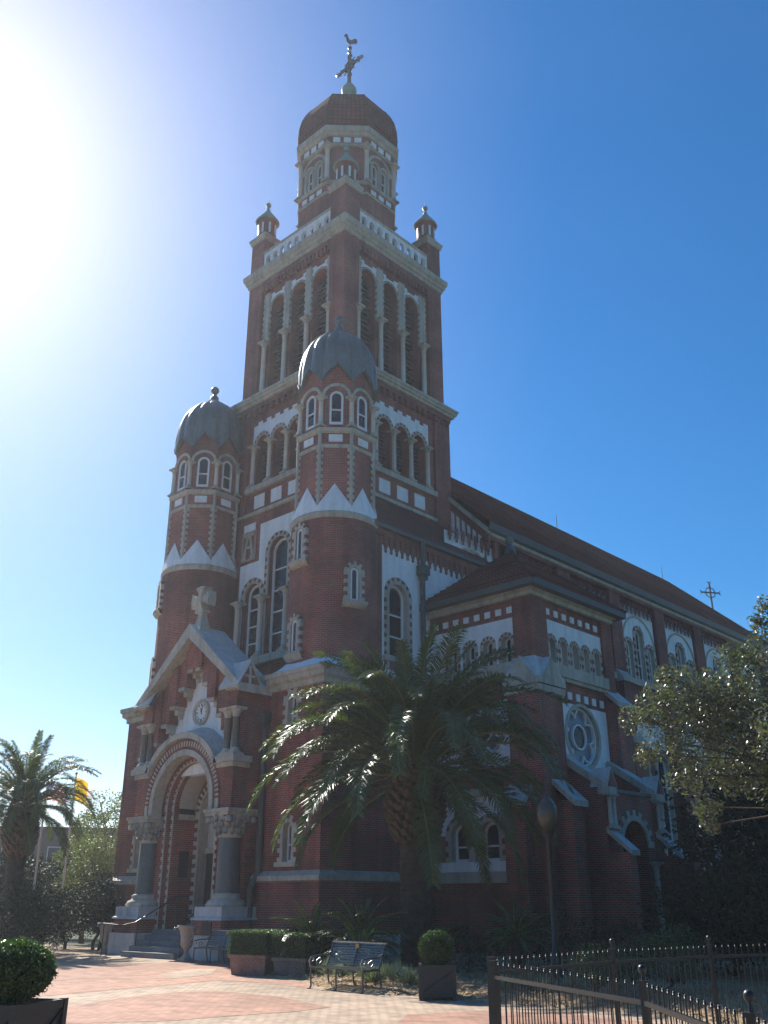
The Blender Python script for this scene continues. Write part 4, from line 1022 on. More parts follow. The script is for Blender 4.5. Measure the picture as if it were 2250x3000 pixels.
b = B(K); b.lathe(ap[0], ap[1], [(.42, 23.1), (.3, 23.5), (.16, 23.8)], 12, LEAD); b.ball((ap[0], ap[1], 24.05), .28, LEAD, 12); b.build('ball_finial', CP)

# ---- nave
b = B(K); NU, NV0, NV1, EV, RG = 8.65, 15.5, 66.0, 26.5, 35.5
F = SIDE(NU)
centers = [36.2+7.4*i for i in range(-3, 5)]
holes = []
for c in centers:
    if c < 17: continue
    holes += [arch(c-1.78, .48, 19.3, 21.85, 8), arch(c, .55, 19.3, 23.05, 8), arch(c+1.78, .48, 19.3, 21.85, 8)]
lowh = []
for c in centers[2:]: lowh += [arch(c-1.55, .85, 4.0, 12.6, 10), arch(c+1.75, .85, 4.0, 12.6, 10)]
vb = NV0
for c in centers+[centers[-1]+7.4]:
    if c < 17: continue
    ve = min(c+3.7, NV1)
    hh = [arch(c-1.78, .48, 19.3, 21.85, 8), arch(c, .55, 19.3, 23.05, 8), arch(c+1.78, .48, 19.3, 21.85, 8)] if c < 64 else []
    hl = [arch(c-1.55, .85, 4.0, 12.6, 10), arch(c+1.75, .85, 4.0, 12.6, 10)] if (c > 28 and c < 64) else []
    wall(b, F, rect(vb, ve, 18.9, 26.4), hh, -.25, .4, BRICK, STONE); wall(b, F, rect(vb, ve, 0, 18.9), hl, -.25, .4, BRICK, STONE)
    vb = ve
for c in centers:
    if c > NV1: continue
    for (o, hw, sp) in ((-1.78, .48, 21.85), (0, .55, 23.05), (1.78, .48, 21.85)):
        surround(b, F, c+o, hw, hw+.3, 19.25, sp, -.25, -.1, 9, jh=.3, frac=.4)
    white = rect(c-2.75, c+2.75, 19.0, 25.4)
    # white plaster field with the three lancets punched out
    plate(b, F, white, -.25, -.2, WHITE, [arch(c-1.78, .79, 19.2, 21.85, 9), arch(c, .86, 19.1, 23.05, 9), arch(c+1.78, .79, 19.2, 21.85, 9)]) if False else None
    segs = [rect(c-2.75, c-2.58, 19.2, 25.4), rect(c+2.58, c+2.75, 19.2, 25.4)]
    for s in segs: plate(b, F, s, -.25, -.2, WHITE)
    # upper region above lancets: one polygon following the arches
    top = [(c-2.58, 25.4), (c-2.58, 21.85)]+[(c-1.78+.8*math.cos(pi-pi*i/8), 21.85+.8*math.sin(pi-pi*i/8)) for i in range(1, 8)]+[(c-.98, 21.95), (c-.87, 23.05)]+[(c+.87*math.cos(pi-pi*i/8), 23.05+.87*math.sin(pi-pi*i/8)) for i in range(1, 8)]+[(c+.87, 23.05), (c+.98, 21.95)]+[(c+1.78+.8*math.cos(pi-pi*i/8), 21.85+.8*math.sin(pi-pi*i/8)) for i in range(1, 8)]+[(c+2.58, 21.85), (c+2.58, 25.4)]
    plate(b, F, top[::-1], -.25, -.2, WHITE)
    # relieving arch moulding
    for i in range(20):
        t0, t1 = pi*i/20, pi*(i+1)/20
        plate(b, F, [(c+2.5*math.cos(t0), 22.2+2.35*math.sin(t0)), (c+2.66*math.cos(t0), 22.2+2.5*math.sin(t0)), (c+2.66*math.cos(t1), 22.2+2.5*math.sin(t1)), (c+2.5*math.cos(t1), 22.2+2.35*math.sin(t1))], -.25, -.12, STONE)
    for s in (-1, 1): a, e = sorted((c+s*2.5, c+s*2.66)); fbox(b, F, a, e, 19.2, 22.2, -.25, -.12, STONE)
    teeth(b, F, c-2.75, c+2.75, 25.7, 8, 1.0, BRICK2, -.05, wf=.5)
    fbox(b, F, c-2.85, c+2.85, 18.7, 19.2, -.25, .1, STONE)
    # lower storey
    plate(b, F, [(c-2.75, 12.6), (c-2.75, 15.9), (c+2.75, 15.9), (c+2.75, 12.6)][::-1] if False else rect(c-2.75, c+2.75, 13.95, 15.9), -.25, -.2, WHITE)
    for i in range(7): x = c-2.4+4.8*i/6; fbox(b, F, x-.2, x+.2, 16.35, 16.8, -.25, -.19, WHITE)
    for o in (-1.55, 1.75):
        surround(b, F, c+o, .85, 1.2, 4.0, 12.6, -.25, -.1, 13, jh=.35)
        fbox(b, F, c+o-1.2, c+o+1.2, 3.6, 4.0, -.25, .2, STONE)
# pilasters / buttresses
for v in [17.3]+[c+3.7 for c in centers]:
    if v < NV1: 
        b.box(NU-.3, NU+.05, v-.85, v+.85, 0, 25.9, BRICK, 'b')
        if v > 24:
            b.box(NU, NU+.9, v-.8, v+.8, 0, 14.0, BRICK, 'b'); b.box(NU, NU+.5, v-.7, v+.7, 14, 18.8, BRICK, 'b')
            for (z0, z1, o0, o1) in ((14.0, 14.9, 1.05, .45), (18.8, 19.6, .65, .05)):
                P = [(NU+o0, v-.9, z0), (NU+o0, v+.9, z0), (NU+o1-.1, v+.9, z1), (NU+o1-.1, v-.9, z1)]; Q = [(NU, v-.9, z0-.25), (NU, v+.9, z0-.25)]
                b.poly(P, STONE); b.box(NU, NU+o0, v-.9, v+.9, z0-.3, z0, STONE); 
                for s in (-.9, .9): b.poly([(NU, v+s, z0), (NU+o0, v+s, z0), (NU+o1-.1, v+s, z1), (NU, v+s, z1)], STONE)
# cornice
for (d0, z0, d1, z1, m) in ((-.25, 25.85, .12, 25.9, BRICK2), (.12, 25.9, .14, 26.1, BRICK2), (.14, 26.1, .24, 26.15, STONE), (.24, 26.15, .26, 26.35, STONE), (.26, 26.35, .5, 26.45, GUTTER), (.5, 26.45, .55, 26.95, GUTTER)):
    b.poly([(NU+d0, NV0-.2, z0), (NU+d0, NV1, z0), (NU+d1, NV1, z1), (NU+d1, NV0-.2, z1)], m)
    b.poly([(NU+d0, NV1, z0), (-NU-d0, NV1, z0), (-NU-d1, NV1, z1), (NU+d1, NV1, z1)], m)
flat(b, LEFTF(-NU), [rect(-NV1, -NV0, 0, 26.4)], 0, BRICK)
flat(b, BACKF(NV1), [rect(-NU, NU, 0, 26.4)], 0, BRICK)
# front gable wall with raking teeth
FG = FRONT(NV0); flat(b, FG, [[(-NU, 20), (NU, 20), (NU, 26.5), (0, 35.2), (-NU, 26.5)]], 0, BRICK)
for s in (-1, 1):
    for i in range(9):
        x = s*(4.4+i*.47); zr = 26.5+(NU-abs(x))*.98
        zf = 23.9+(9.4-abs(x))*.93
        lo = zf+.55; top = zf+1.75
        plate(b, FG, [(x-.13, lo-.3), (x+.13, lo-.3), (x+.13, top-.12), (x, top), (x-.13, top-.12)], 0, .06, WHITE)
    # white raking strip
    plate(b, FG, [(s*4.2, 28.6), (s*8.5, 24.6), (s*8.5, 25.0), (s*4.2, 29.1)], 0, .05, WHITE)
    # raking coping
    for (h0, h1, d, m) in ((.0, .35, .3, STONE), (-.7, 0, .12, BRICK2)):
        P = [(s*(NU+.3), 26.2+h0), (0, 35.2+h0), (0, 35.2+h1), (s*(NU+.3), 26.2+h1)]; plate(b, FG, P, -.1, d, m)
NA = b.build('nave', CH)
for c in centers:
    if c < 17 or c > NV1: continue
    for (o, hw, sp) in ((-1.78, .48, 21.85), (0, .55, 23.05), (1.78, .48, 21.85)): window(F, c+o, hw, 19.3, sp, -.4, NA, bars=2, fw_=.12)
for c in centers[2:]:
    if c > NV1: continue
    for o in (-1.55, 1.75): window(F, c+o, .85, 4.0, 12.6, -.4, NA, bars=4, fw_=.14, gm=GLASS)
b = B(K)
HV = 60.5; z0 = 26.95; e = NU+.5
rnd = random.Random(5)
coursed(b, (e, NV0-.25, z0), (e, NV1, z0), (0, HV, RG), (0, NV0-.25, RG), 30, TILE)
b.poly([(-e, NV1, z0), (-e, NV0-.25, z0), (0, NV0-.25, RG), (0, HV, RG)], TILE)
b.poly([(e, NV1, z0), (-e, NV1, z0), (0, HV, RG)], TILE)
for i in range(110):
    v = NV0-.25+(HV-NV0)*i/110; b.cone((0, v, RG+.05), (0, v+.44, RG+.0), .13, .17, 7, TILE)
for i in range(30):
    for s in (1, -1):
        f = i/30; g = (i+1.05)/30
        b.cone((s*e*f, HV+(NV1-HV)*f, RG+.05+(z0-RG)*f), (s*e*g, HV+(NV1-HV)*g, RG+(z0-RG)*g), .13, .17, 7, TILE)
b.build('nave_roof', NA)
b = B(K)
for v in (38.6, 59.5): 
    b.cone((0, v, RG), (0, v, RG+1.6), .05, .03, 5, CAST)
    b.build('lightning_rod', NA); b = B(K)
# iron cross on the rear hip
b = B(K); px, py, pz = 3.7, 62.9, 31.8; FXc = Fr((px, py, 0), R(-35))
fbox(b, FXc, -.08, .08, pz, pz+3.3, -.07, .07, BRONZE); fbox(b, FXc, -.95, .95, pz+2.2, pz+2.34, -.07, .07, BRONZE)
cz = pz+2.27
for k in range(18):
    t0, t1 = 2*pi*k/18, 2*pi*(k+1)/18; q = lambda t, r: tuple(FXc(r*math.cos(t), cz+r*math.sin(t), 0))
    b.cone(q(t0, .55), q(t1, .55), .05, .05, 5, BRONZE); b.cone(q(t0, .55), q(t0, .74), .04, .02, 5, BRONZE)
for (x, z) in ((-.95, cz), (.95, cz), (0, pz+3.3)):
    for s in (-1, 0, 1):
        d = Vector((x, z-cz)).normalized(); n_ = Vector((-d.y, d.x))*.28*s; b.cone(FXc(x, z, 0), FXc(x+d.x*.3+n_.x, z+d.y*.3+n_.y, 0), .06, .03, 5, BRONZE)
b.build('iron_cross', NA)

# ================================================================= GROUND
GRASS = mat('lawn_ground', (.055, .075, .03), .95, .3, .6, .4)
ASPH = mat('asphalt', (.07, .07, .072), .9, .15, 1.5, .2)
PAVC = brickmat('cream_pavers', (.56, .40, .28), (.44, .31, .21), (.22, .17, .12), .24, .12, .012, .3, .85, patch=.28, patchs=.35)
PAVR = brickmat('red_pavers', (.54, .27, .175), (.40, .19, .125), (.24, .17, .12), .24, .12, .012, .3, .85, patch=.26, patchs=.4)
MULCH = mat('pine_straw_mulch', (.46, .33, .19), .95, .35, 9, .9, c2=(.10, .06, .035), detail=12)
MULCH2 = leafmat('straw_blades', (.45, .32, .18), (.20, .12, .06), .8, .1)
def sheet(pts, z, m, name, kind='structure'):
    b = B(); flat(b, type('G', (), {'__call__': lambda s, a, c, d=0: Vector((a, c, d))})(), [pts], z, m); o = b.build(name); struct(o, kind); return o
sheet([(-500, -500), (500, -500), (500, 500), (-500, 500)], 0, GRASS, 'ground')
sheet([(-60, -30), (20, -30), (20, 19), (-24, 24), (-60, 24)], .004, PAVC, 'plaza')
sheet([(-36, -60), (6, -60), (6, -5), (-36, 0)], .008, ASPH, 'road')
sheet([(-27.82, 15.57), (-28.17, 17.31), (-27.99, 18.74), (-27.97, 20.1), (-26.79, 20.66), (-24, 20.4), (-22.5, 18.3), (-20.4, 16.83), (-19.25, 17.1), (-17.84, 16.59), (-16.95, 15.73), (-18.81, 16.14), (-20.61, 15.93), (-20.23, 13.96), (-20.0, 12.3), (-19.82, 11.01), (-19.6, 9.0), (-24, 9.5), (-27, 11.5)], .008, PAVR, 'red_paving_ring')
sheet([(-23.36, 16.09), (-24.45, 17.83), (-24.31, 18.77), (-22.33, 17.03), (-21.74, 15.39)], .012, PAVC, 'cream_paving_inlay')
sheet([(-17.14, 9.5), (-18.32, 11.91), (-18.48, 13.17), (-18.17, 14.06), (-16.14, 14.05), (-13.85, 13.31), (-13.76, 12.35), (-14.06, 11.11), (-14.19, 10.11), (-15.15, 8.6)], .008, PAVR, 'red_paving_diamond')
sheet([(-12.02, 13.38), (-11.41, 14.75), (-9.76, 15.3), (-7.2, 14.8), (-6.9, 11.28), (-8.57, 10.6), (-11.27, 12.28)], .008, PAVR, 'red_paving_corner')
bed = [(-25.0, 20.6), (-22.6, 18.9), (-22.09, 18.13), (-20.76, 17.45), (-19.27, 17.53), (-17.7, 16.4), (-16.72, 15.9), (-15.13, 15.75), (-14.23, 16.02), (-13.19, 16.2), (-12.26, 15.95), (-11.16, 15.9), (-9.9, 16.2), (-7.2, 15.6), (-6.8, 20), (-6, 60), (-17.8, 60), (-19, 28.5), (-24.1, 28.5), (-24.1, 22.6)]
# gently mounded bed
def inpoly(x, y, P):
    c = False
    for i in range(len(P)):
        (x0, y0), (x1, y1) = P[i-1], P[i]
        if (y0 > y) != (y1 > y) and x < (x1-x0)*(y-y0)/(y1-y0)+x0: c = not c
    return c
def edgedist(x, y, P):
    d = 9
    for i in range(len(P)):
        a = Vector(P[i-1]); e = Vector(P[i])-a; q = Vector((x, y)); t = max(0, min(1, (q-a).dot(e)/max(e.length_squared, 1e-9))); d = min(d, (q-a-e*t).length)
    return d
rnd = random.Random(11)
b = B(); g = .3; H = {}
def bz(i, j):
    if (i, j) not in H:
        x, y = -25.2+i*g, 15.3+j*g
        H[(i, j)] = (x, y, (.03+.13*min(1, edgedist(x, y, bed)/.7)+rnd.uniform(-.025, .025)) if inpoly(x, y, bed) else -.04)
    return H[(i, j)]
for i in range(64):
    for j in range(46):
        P = [bz(i, j), bz(i+1, j), bz(i+1, j+1), bz(i, j+1)]
        if max(p[2] for p in P) > 0: b.poly(P, MULCH, None, True)
struct(b.build('garden_bed'))
b = B()
for k in range(9000):   # straw
    x, y = rnd.uniform(-22.5, -7.2), rnd.uniform(15.6, 19.5)
    if not inpoly(x, y, bed): continue
    a = rnd.uniform(0, pi); L = rnd.uniform(.06, .16); wd = rnd.uniform(.006, .014); z = .08+min(1, edgedist(x, y, bed)/.7)*.11+rnd.uniform(0, .03)
    dx, dy = math.cos(a), math.sin(a); t = rnd.uniform(-.05, .05)
    b.poly([(x-dy*wd, y+dx*wd, z), (x+dy*wd, y-dx*wd, z), (x+dx*L+dy*wd, y+dy*L-dx*wd, z+t), (x+dx*L-dy*wd, y+dy*L+dx*wd, z+t)], MULCH2)
struct(b.build('mulch_straw'), 'stuff')

# ================================================================= PLANTS
PALMG = leafmat('palm_leaflets', (.045, .072, .014), (.09, .12, .028), .42, .28, .55)
RACH = mat('palm_rachis', (.17, .17, .06), .4, .1, 3)
TRUNKM = mat('palm_trunk', (.08, .058, .04), .95, .3, 5, 1., c2=(.02, .015, .011))
BOOT = mat('palm_boots', (.15, .095, .06), .85, .25, 4, .5, c2=(.045, .03, .02))
OAKL = leafmat('oak_leaves', (.07, .08, .055), (.165, .175, .13), .38, .25, .55)
BARK = mat('bark', (.11, .09, .07), .95, .25, 5, 1.)
BOXL = leafmat('boxwood_leaves', (.035, .075, .015), (.07, .12, .03), .3, .3, .6)
BOXIN = mat('boxwood_core', (.018, .03, .01), .95, .2, 5)
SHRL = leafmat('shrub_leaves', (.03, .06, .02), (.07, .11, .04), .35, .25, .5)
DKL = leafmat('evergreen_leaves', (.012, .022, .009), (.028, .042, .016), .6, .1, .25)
OLVL = leafmat('olive_tree_leaves', (.10, .13, .06), (.19, .21, .11), .5, .3, .4)
SAGE = leafmat('silver_groundcover', (.22, .27, .19), (.36, .41, .31), .6, .12, .3)
CYC = leafmat('cycad_leaflets', (.03, .07, .02), (.06, .12, .035), .25, .2, .7)
def frond_mesh(e0, droop, L, npair, ll, seed, m, mr, width=.022, vee=.5, bare=.12):
    r = random.Random(seed); b = B(); pts = []; a = e0; x = z = 0.; n = 24
    for i in range(n+1):
        pts.append(Vector((x, 0, z))); f = i/n; a = e0-droop*(f**1.35); x += math.cos(a)*L/n; z += math.sin(a)*L/n
    for i in range(n):
        r0 = .035*(1-i/n)**.8+.006; r1 = .035*(1-(i+1)/n)**.8+.006
        if i == 0: r0 = .06
        b.cone(pts[i], pts[i+1], r0, r1, 5, mr)
    for k in range(npair):
        f = bare+(1-bare)*(k+.5)/npair; i = min(n-1, int(f*n)); p = pts[i].lerp(pts[i+1], f*n-i); t = (pts[i+1]-pts[i]).normalized(); nn = Vector((-t.z, 0, t.x))
        l = ll*min(1, .35+2.2*(f-bare))*(1-.55*max(0, (f-.6)/.4)**1.5)*r.uniform(.85, 1.1)
        for s in (-1, 1):
            fwd = .5+.5*f+r.uniform(-.18, .18); lift = vee*r.choice((-.1, .4, .8, 1.2))*r.uniform(.7, 1.2)
            d = (Vector((0, s, 0))+t*fwd+nn*lift).normalized()
            wv = t.cross(d).cross(d).normalized() if r.random() < .5 else (t*.9+nn*r.uniform(-.5, .5)).normalized(); wv = wv*width
            m1 = p+d*l*.55; e = p+(d*l)+Vector((0, 0, -l*r.uniform(.1, .3)))
            b.poly([p-wv*.6, p+wv*.6, m1+wv, m1-wv], m); b.poly([m1-wv, m1+wv, e+wv*.1, e-wv*.1], m)
    me = b.build('frond'); d = me.data; bpy.data.objects.remove(me); return d
PF = [frond_mesh(R(e), R(dr), L, 120, .5, 20+i, PALMG, RACH, .019) for i, (e, dr, L) in enumerate(((84, 35, 3.8), (76, 80, 4.5), (64, 100, 4.8), (50, 110, 4.9), (34, 108, 4.9), (16, 98, 4.6), (-8, 78, 4.0)))]
def phoenix(loc, th, label, seed, sc=1., rt_=.44, fr=(6, 13, 19, 20, 18, 12, 5), group='palms'):
    t = thing('palm_tree', label, 'palm tree', loc, 0, group); r = random.Random(seed)
    b = B(); prof = [(rt_*1.25, -.1), (rt_*1.1, .2)]
    z = .2
    while z < th-2.2: prof += [(rt_*r.uniform(.96, 1.04), z), (rt_*r.uniform(1.0, 1.08), z+.07), (rt_*.97, z+.12)]; z += .14
    prof += [(rt_*1.15, th-2.1), (rt_*1.55, th-1.5), (rt_*1.6, th-.8), (rt_*1.3, th-.2), (rt_*.9, th)]
    b.lathe(0, 0, prof, 26, TRUNKM, lobe=lambda a: 1+.035*math.sin(a*9)+.02*math.sin(a*23+1))
    b.build('trunk', t)
    b = B()
    for k in range(210):
        f = k/210; zz_ = th-2.2+2.1*f; a = k*2.399; rr = rt_*(1.15+.6*math.sin(pi*min(1, f*1.1+.03)))
        c = Vector((math.cos(a)*rr, math.sin(a)*rr, zz_)); d = Vector((math.cos(a), math.sin(a), 1.2)).normalized(); sd_ = Vector((-math.sin(a), math.cos(a), 0))
        q = c-d*.06; e = c+d*r.uniform(.1, .24); w_ = r.uniform(.06, .1); nn = d.cross(sd_)*-.045
        for P in ([q-sd_*w_, q+sd_*w_, e+sd_*w_*.8, e-sd_*w_*.8],): b.poly([p-nn for p in P], BOOT); b.poly([p+nn for p in P][::-1], BOOT)
        b.poly([e-sd_*w_*.8-nn, e+sd_*w_*.8-nn, e+sd_*w_*.8+nn, e-sd_*w_*.8+nn], BOOT); b.poly([q+sd_*w_-nn, e+sd_*w_*.8-nn, e+sd_*w_*.8+nn, q+sd_*w_+nn], BOOT); b.poly([q-sd_*w_-nn, e-sd_*w_*.8-nn, e-sd_*w_*.8+nn, q-sd_*w_+nn], BOOT)
    b.build('leaf_boots', t)
    for i, cnt in enumerate(fr):
        for k in range(cnt):
            o = bpy.data.objects.new('frond', PF[i]); col.objects.link(o); o.parent = t
            a = 2*pi*(k+r.uniform(-.35, .35))/cnt+i*.7; z0 = th-.25+.1*(3-i)
            o.location = (math.cos(a)*rt_*.5, math.sin(a)*rt_*.5, z0); o.rotation_euler = (r.uniform(-.25, .25), r.uniform(-.12, .12), a); s = sc*r.uniform(.82, 1.08); o.scale = (s, s, s)
    return t
phoenix((-18.72, 21.25, .05), 5.5, 'large date palm with arching fronds in front of the side chapel', 4, 1.04, .45)
phoenix((-37.6, 18.8, 0), 5.7, 'dark date palm at the far left edge of the plaza', 9, .68, .34, fr=(3, 9, 14, 16, 16, 14, 10))

def leaves(b, c, rad, n, size, m, r, shell=.35, asp=.5, flatk=0):
    for k in range(n):
        while True:
            p = Vector((r.uniform(-1, 1), r.uniform(-1, 1), r.uniform(-1, 1)))
            if p.length <= 1: break
        if p.length > 1e-3: p = p.normalized()*(shell+(1-shell)*r.random()**.6)
        q = Vector((c[0]+p.x*rad[0], c[1]+p.y*rad[1], c[2]+p.z*rad[2]))
        d = Vector((r.gauss(0, 1), r.gauss(0, 1), r.gauss(0, .8))).normalized(); e = d.orthogonal().normalized()
        a = r.uniform(0, 6.28); x = e*math.cos(a)+d.cross(e)*math.sin(a); s = size*r.uniform(.6, 1.3)
        b.poly([q-x*s*asp*.5, q+d*s*.5-d.cross(x)*.0, q+x*s*asp*.5, q-d*s*.5], m)
def limb(b, pts, r0, r1, m, n=8):
    for i in range(len(pts)-1):
        f = i/(len(pts)-1); g_ = (i+1)/(len(pts)-1); b.cone(pts[i], pts[i+1], r0+(r1-r0)*f, r0+(r1-r0)*g_, n, m)
def tree(name, loc, h, crown, label, cat, lm, seed, nleaf, lsize, tr=.18, group=None, ncl=26, low=.35, clr=.28, asp=.5):
    t = thing(name, label, cat, loc, 0, group); r = random.Random(seed); bt = B(); bl = B()
    top = Vector((r.uniform(-.2, .2), r.uniform(-.2, .2), h*low)); limb(bt, [Vector((0, 0, -.1)), Vector((r.uniform(-.1, .1), 0, h*low*.5)), top], tr, tr*.75, BARK, 10)
    for k in range(ncl):
        a = k*2.399; f = (k+.5)/ncl; ph = math.acos(1-2*f*.92); 
        rr = r.uniform(.55, .92)
        c = Vector((crown[0]*rr*math.sin(ph)*math.cos(a), crown[1]*rr*math.sin(ph)*math.sin(a), h-crown[2]+crown[2]*rr*math.cos(ph)))
        mid = top.lerp(c, .5)+Vector((r.uniform(-.3, .3), r.uniform(-.3, .3), r.uniform(0, .4)))*crown[2]*.25
        limb(bt, [top, mid, c], tr*.4, tr*.06, BARK, 5)
        s = clr*r.uniform(.7, 1.35); leaves(bl, c, (crown[0]*s, crown[1]*s, crown[2]*s*.8), nleaf//ncl, lsize, lm, r, .25, asp)
    bt.build('trunk', t); bl.build('crown', t); return t
# live oak reaching in from the right: trunk stands outside the frame
t = thing('oak_tree', 'glossy leaved live oak whose branches reach in from the right side', 'tree', (-4.2, 16.3, 0)); r = random.Random(77); bt = B(); bl = B()
fork = Vector((-.2, .1, 2.6)); limb(bt, [Vector((.1, 0, -.1)), Vector((0, 0, 1.3)), fork], .34, .26, BARK, 12)
T0 = Vector((-4.2, 16.3, 0))
cl = [((-7.95, 14.75, 4.75), .42), ((-7.6, 14.9, 5.0), .5), ((-7.2, 15.1, 5.15), .6), ((-7.5, 15.0, 4.35), .5), ((-7.9, 14.75, 4.15), .28), ((-7.1, 15.2, 4.5), .65), ((-7.35, 15.1, 3.8), .48), ((-7.25, 15.3, 3.3), .3), ((-7.2, 15.3, 3.02), .2),
      ((-6.7, 15.4, 5.0), .7), ((-6.6, 15.5, 4.1), .7), ((-6.2, 15.6, 5.3), .7), ((-6.0, 15.7, 4.6), .8), ((-6.2, 15.7, 3.7), .6), ((-6.75, 15.3, 3.7), .42), ((-6.55, 15.5, 5.75), .32), ((-7.45, 14.9, 5.45), .25), ((-6.35, 15.8, 5.75), .3), ((-6.1, 15.8, 6.05), .3), ((-6.15, 15.9, 6.35), .2), ((-5.95, 15.9, 6.6), .25)]
cl = [((c[0]+.12, c[1], c[2]-.1), s*.93) for c, s in cl]
for k in range(26):
    a = k*2.399; rr = r.uniform(.8, 3.2); cl.append(((-4.0+rr*math.cos(a)*1.0, 16.5+rr*math.sin(a), 4.0+r.uniform(-1.0, .9)), r.uniform(.5, .75)))
for c, s in cl:
    p = Vector(c)-T0; n = int(3000*s**2.2)+120
    leaves(bl, p, (s*1.05, s*1.05, s*.85), n, .078, OAKL, r, .1, .48)
    mid = fork.lerp(p, .55)+Vector((0, 0, .35+r.uniform(-.2, .3))); limb(bt, [fork, fork.lerp(mid, .5)+Vector((0, 0, .15)), mid, p], .07 if s > .4 else .04, .008, BARK, 5)
bt.build('trunk', t); bl.build('crown', t)
# background trees
G_ = 'trees beyond the plaza'
tree('olive_green_tree', (-47.5, 29.2, 0), 7.6, (3.0, 3.0, 2.6), 'airy olive green tree standing just left of the cathedral', 'tree', OLVL, 1, 9000, .15, .2, ncl=34, clr=.26)
tree('olive_green_tree', (-44.0, 25.8, 0), 5.2, (1.7, 1.7, 2.2), 'lower bushy olive green tree against the left cathedral wall', 'tree', OLVL, 2, 6000, .13, .14, ncl=24, low=.2, clr=.3)
tree('clipped_tree', (-53.5, 25.0, 0), 4.3, (2.6, 2.6, 1.6), 'flat topped dark clipped tree behind the left palm', 'tree', DKL, 3, 12000, .13, .16, ncl=30, low=.4, clr=.42)
tree('clipped_tree', (-50.4, 28.4, 0), 4.4, (2.2, 2.2, 1.7), 'round dark clipped tree behind the flagpoles', 'tree', DKL, 4, 12000, .13, .16, ncl=30, low=.4, clr=.42)
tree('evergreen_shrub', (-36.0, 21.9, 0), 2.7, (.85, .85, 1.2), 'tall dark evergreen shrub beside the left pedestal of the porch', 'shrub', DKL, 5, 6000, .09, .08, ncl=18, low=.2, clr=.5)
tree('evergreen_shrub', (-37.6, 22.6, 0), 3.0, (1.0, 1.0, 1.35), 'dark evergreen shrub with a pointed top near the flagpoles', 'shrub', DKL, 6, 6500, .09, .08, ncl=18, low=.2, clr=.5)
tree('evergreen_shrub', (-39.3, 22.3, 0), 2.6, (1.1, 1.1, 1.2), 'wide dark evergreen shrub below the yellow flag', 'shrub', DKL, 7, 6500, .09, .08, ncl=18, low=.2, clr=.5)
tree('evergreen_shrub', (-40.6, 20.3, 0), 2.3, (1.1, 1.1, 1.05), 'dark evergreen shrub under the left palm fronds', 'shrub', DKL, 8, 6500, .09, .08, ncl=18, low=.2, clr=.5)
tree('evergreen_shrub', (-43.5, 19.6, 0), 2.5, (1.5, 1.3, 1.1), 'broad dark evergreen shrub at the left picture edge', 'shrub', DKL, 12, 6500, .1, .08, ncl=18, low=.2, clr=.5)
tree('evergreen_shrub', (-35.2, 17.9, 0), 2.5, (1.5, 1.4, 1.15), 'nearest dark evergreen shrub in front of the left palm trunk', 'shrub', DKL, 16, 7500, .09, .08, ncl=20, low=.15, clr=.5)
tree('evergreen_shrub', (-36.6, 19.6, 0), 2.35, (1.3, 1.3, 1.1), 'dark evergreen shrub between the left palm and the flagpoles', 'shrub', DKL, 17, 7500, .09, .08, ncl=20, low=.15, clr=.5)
tree('clipped_tree', (-45.0, 22.0, 0), 4.2, (2.2, 2.2, 1.5), 'low dark clipped tree directly behind the left palm crown', 'tree', DKL, 18, 11000, .13, .16, ncl=30, low=.4, clr=.42)
# shade trees along the flank on the right
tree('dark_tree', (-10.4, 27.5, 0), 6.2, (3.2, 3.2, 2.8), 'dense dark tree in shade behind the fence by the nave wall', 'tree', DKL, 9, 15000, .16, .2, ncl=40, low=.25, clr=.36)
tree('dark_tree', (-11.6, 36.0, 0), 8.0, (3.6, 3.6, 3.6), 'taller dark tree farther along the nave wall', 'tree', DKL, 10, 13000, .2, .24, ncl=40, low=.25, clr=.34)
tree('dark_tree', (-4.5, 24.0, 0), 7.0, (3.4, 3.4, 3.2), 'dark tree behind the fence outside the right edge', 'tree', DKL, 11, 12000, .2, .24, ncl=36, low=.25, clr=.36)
# shrubs of the bed
GS = 'shrubs in the garden bed'
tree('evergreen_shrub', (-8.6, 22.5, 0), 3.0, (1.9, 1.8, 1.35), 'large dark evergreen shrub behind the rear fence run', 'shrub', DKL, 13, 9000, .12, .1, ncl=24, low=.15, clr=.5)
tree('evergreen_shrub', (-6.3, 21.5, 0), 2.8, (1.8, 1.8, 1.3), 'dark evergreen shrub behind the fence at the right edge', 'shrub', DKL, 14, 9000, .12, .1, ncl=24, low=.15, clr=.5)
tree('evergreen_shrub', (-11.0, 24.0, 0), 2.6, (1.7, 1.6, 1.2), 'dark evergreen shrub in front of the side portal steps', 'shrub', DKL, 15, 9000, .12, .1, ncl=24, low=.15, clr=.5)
tree('leafy_shrub', (-10.4, 16.9, .05), 1.05, (.62, .6, .42), 'sunlit leafy shrub just behind the iron fence corner', 'shrub', SHRL, 21, 2600, .055, .03, GS, 12, .2, .45)
tree('leafy_shrub', (-9.9, 18.6, .05), 1.25, (.85, .8, .5), 'wider leafy shrub right of the lamp post', 'shrub', SHRL, 22, 3600, .055, .03, GS, 14, .2, .45)
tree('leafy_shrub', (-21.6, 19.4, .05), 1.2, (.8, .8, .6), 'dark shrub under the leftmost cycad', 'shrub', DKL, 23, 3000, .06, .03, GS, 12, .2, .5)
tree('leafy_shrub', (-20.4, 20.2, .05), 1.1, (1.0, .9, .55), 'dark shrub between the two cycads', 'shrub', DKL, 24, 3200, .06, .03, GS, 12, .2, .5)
tree('leafy_shrub', (-16.5, 20.6, .05), 1.3, (1.1, .9, .7), 'dark shrub right of the palm trunk', 'shrub', DKL, 25, 3400, .06, .03, GS, 12, .2, .5)
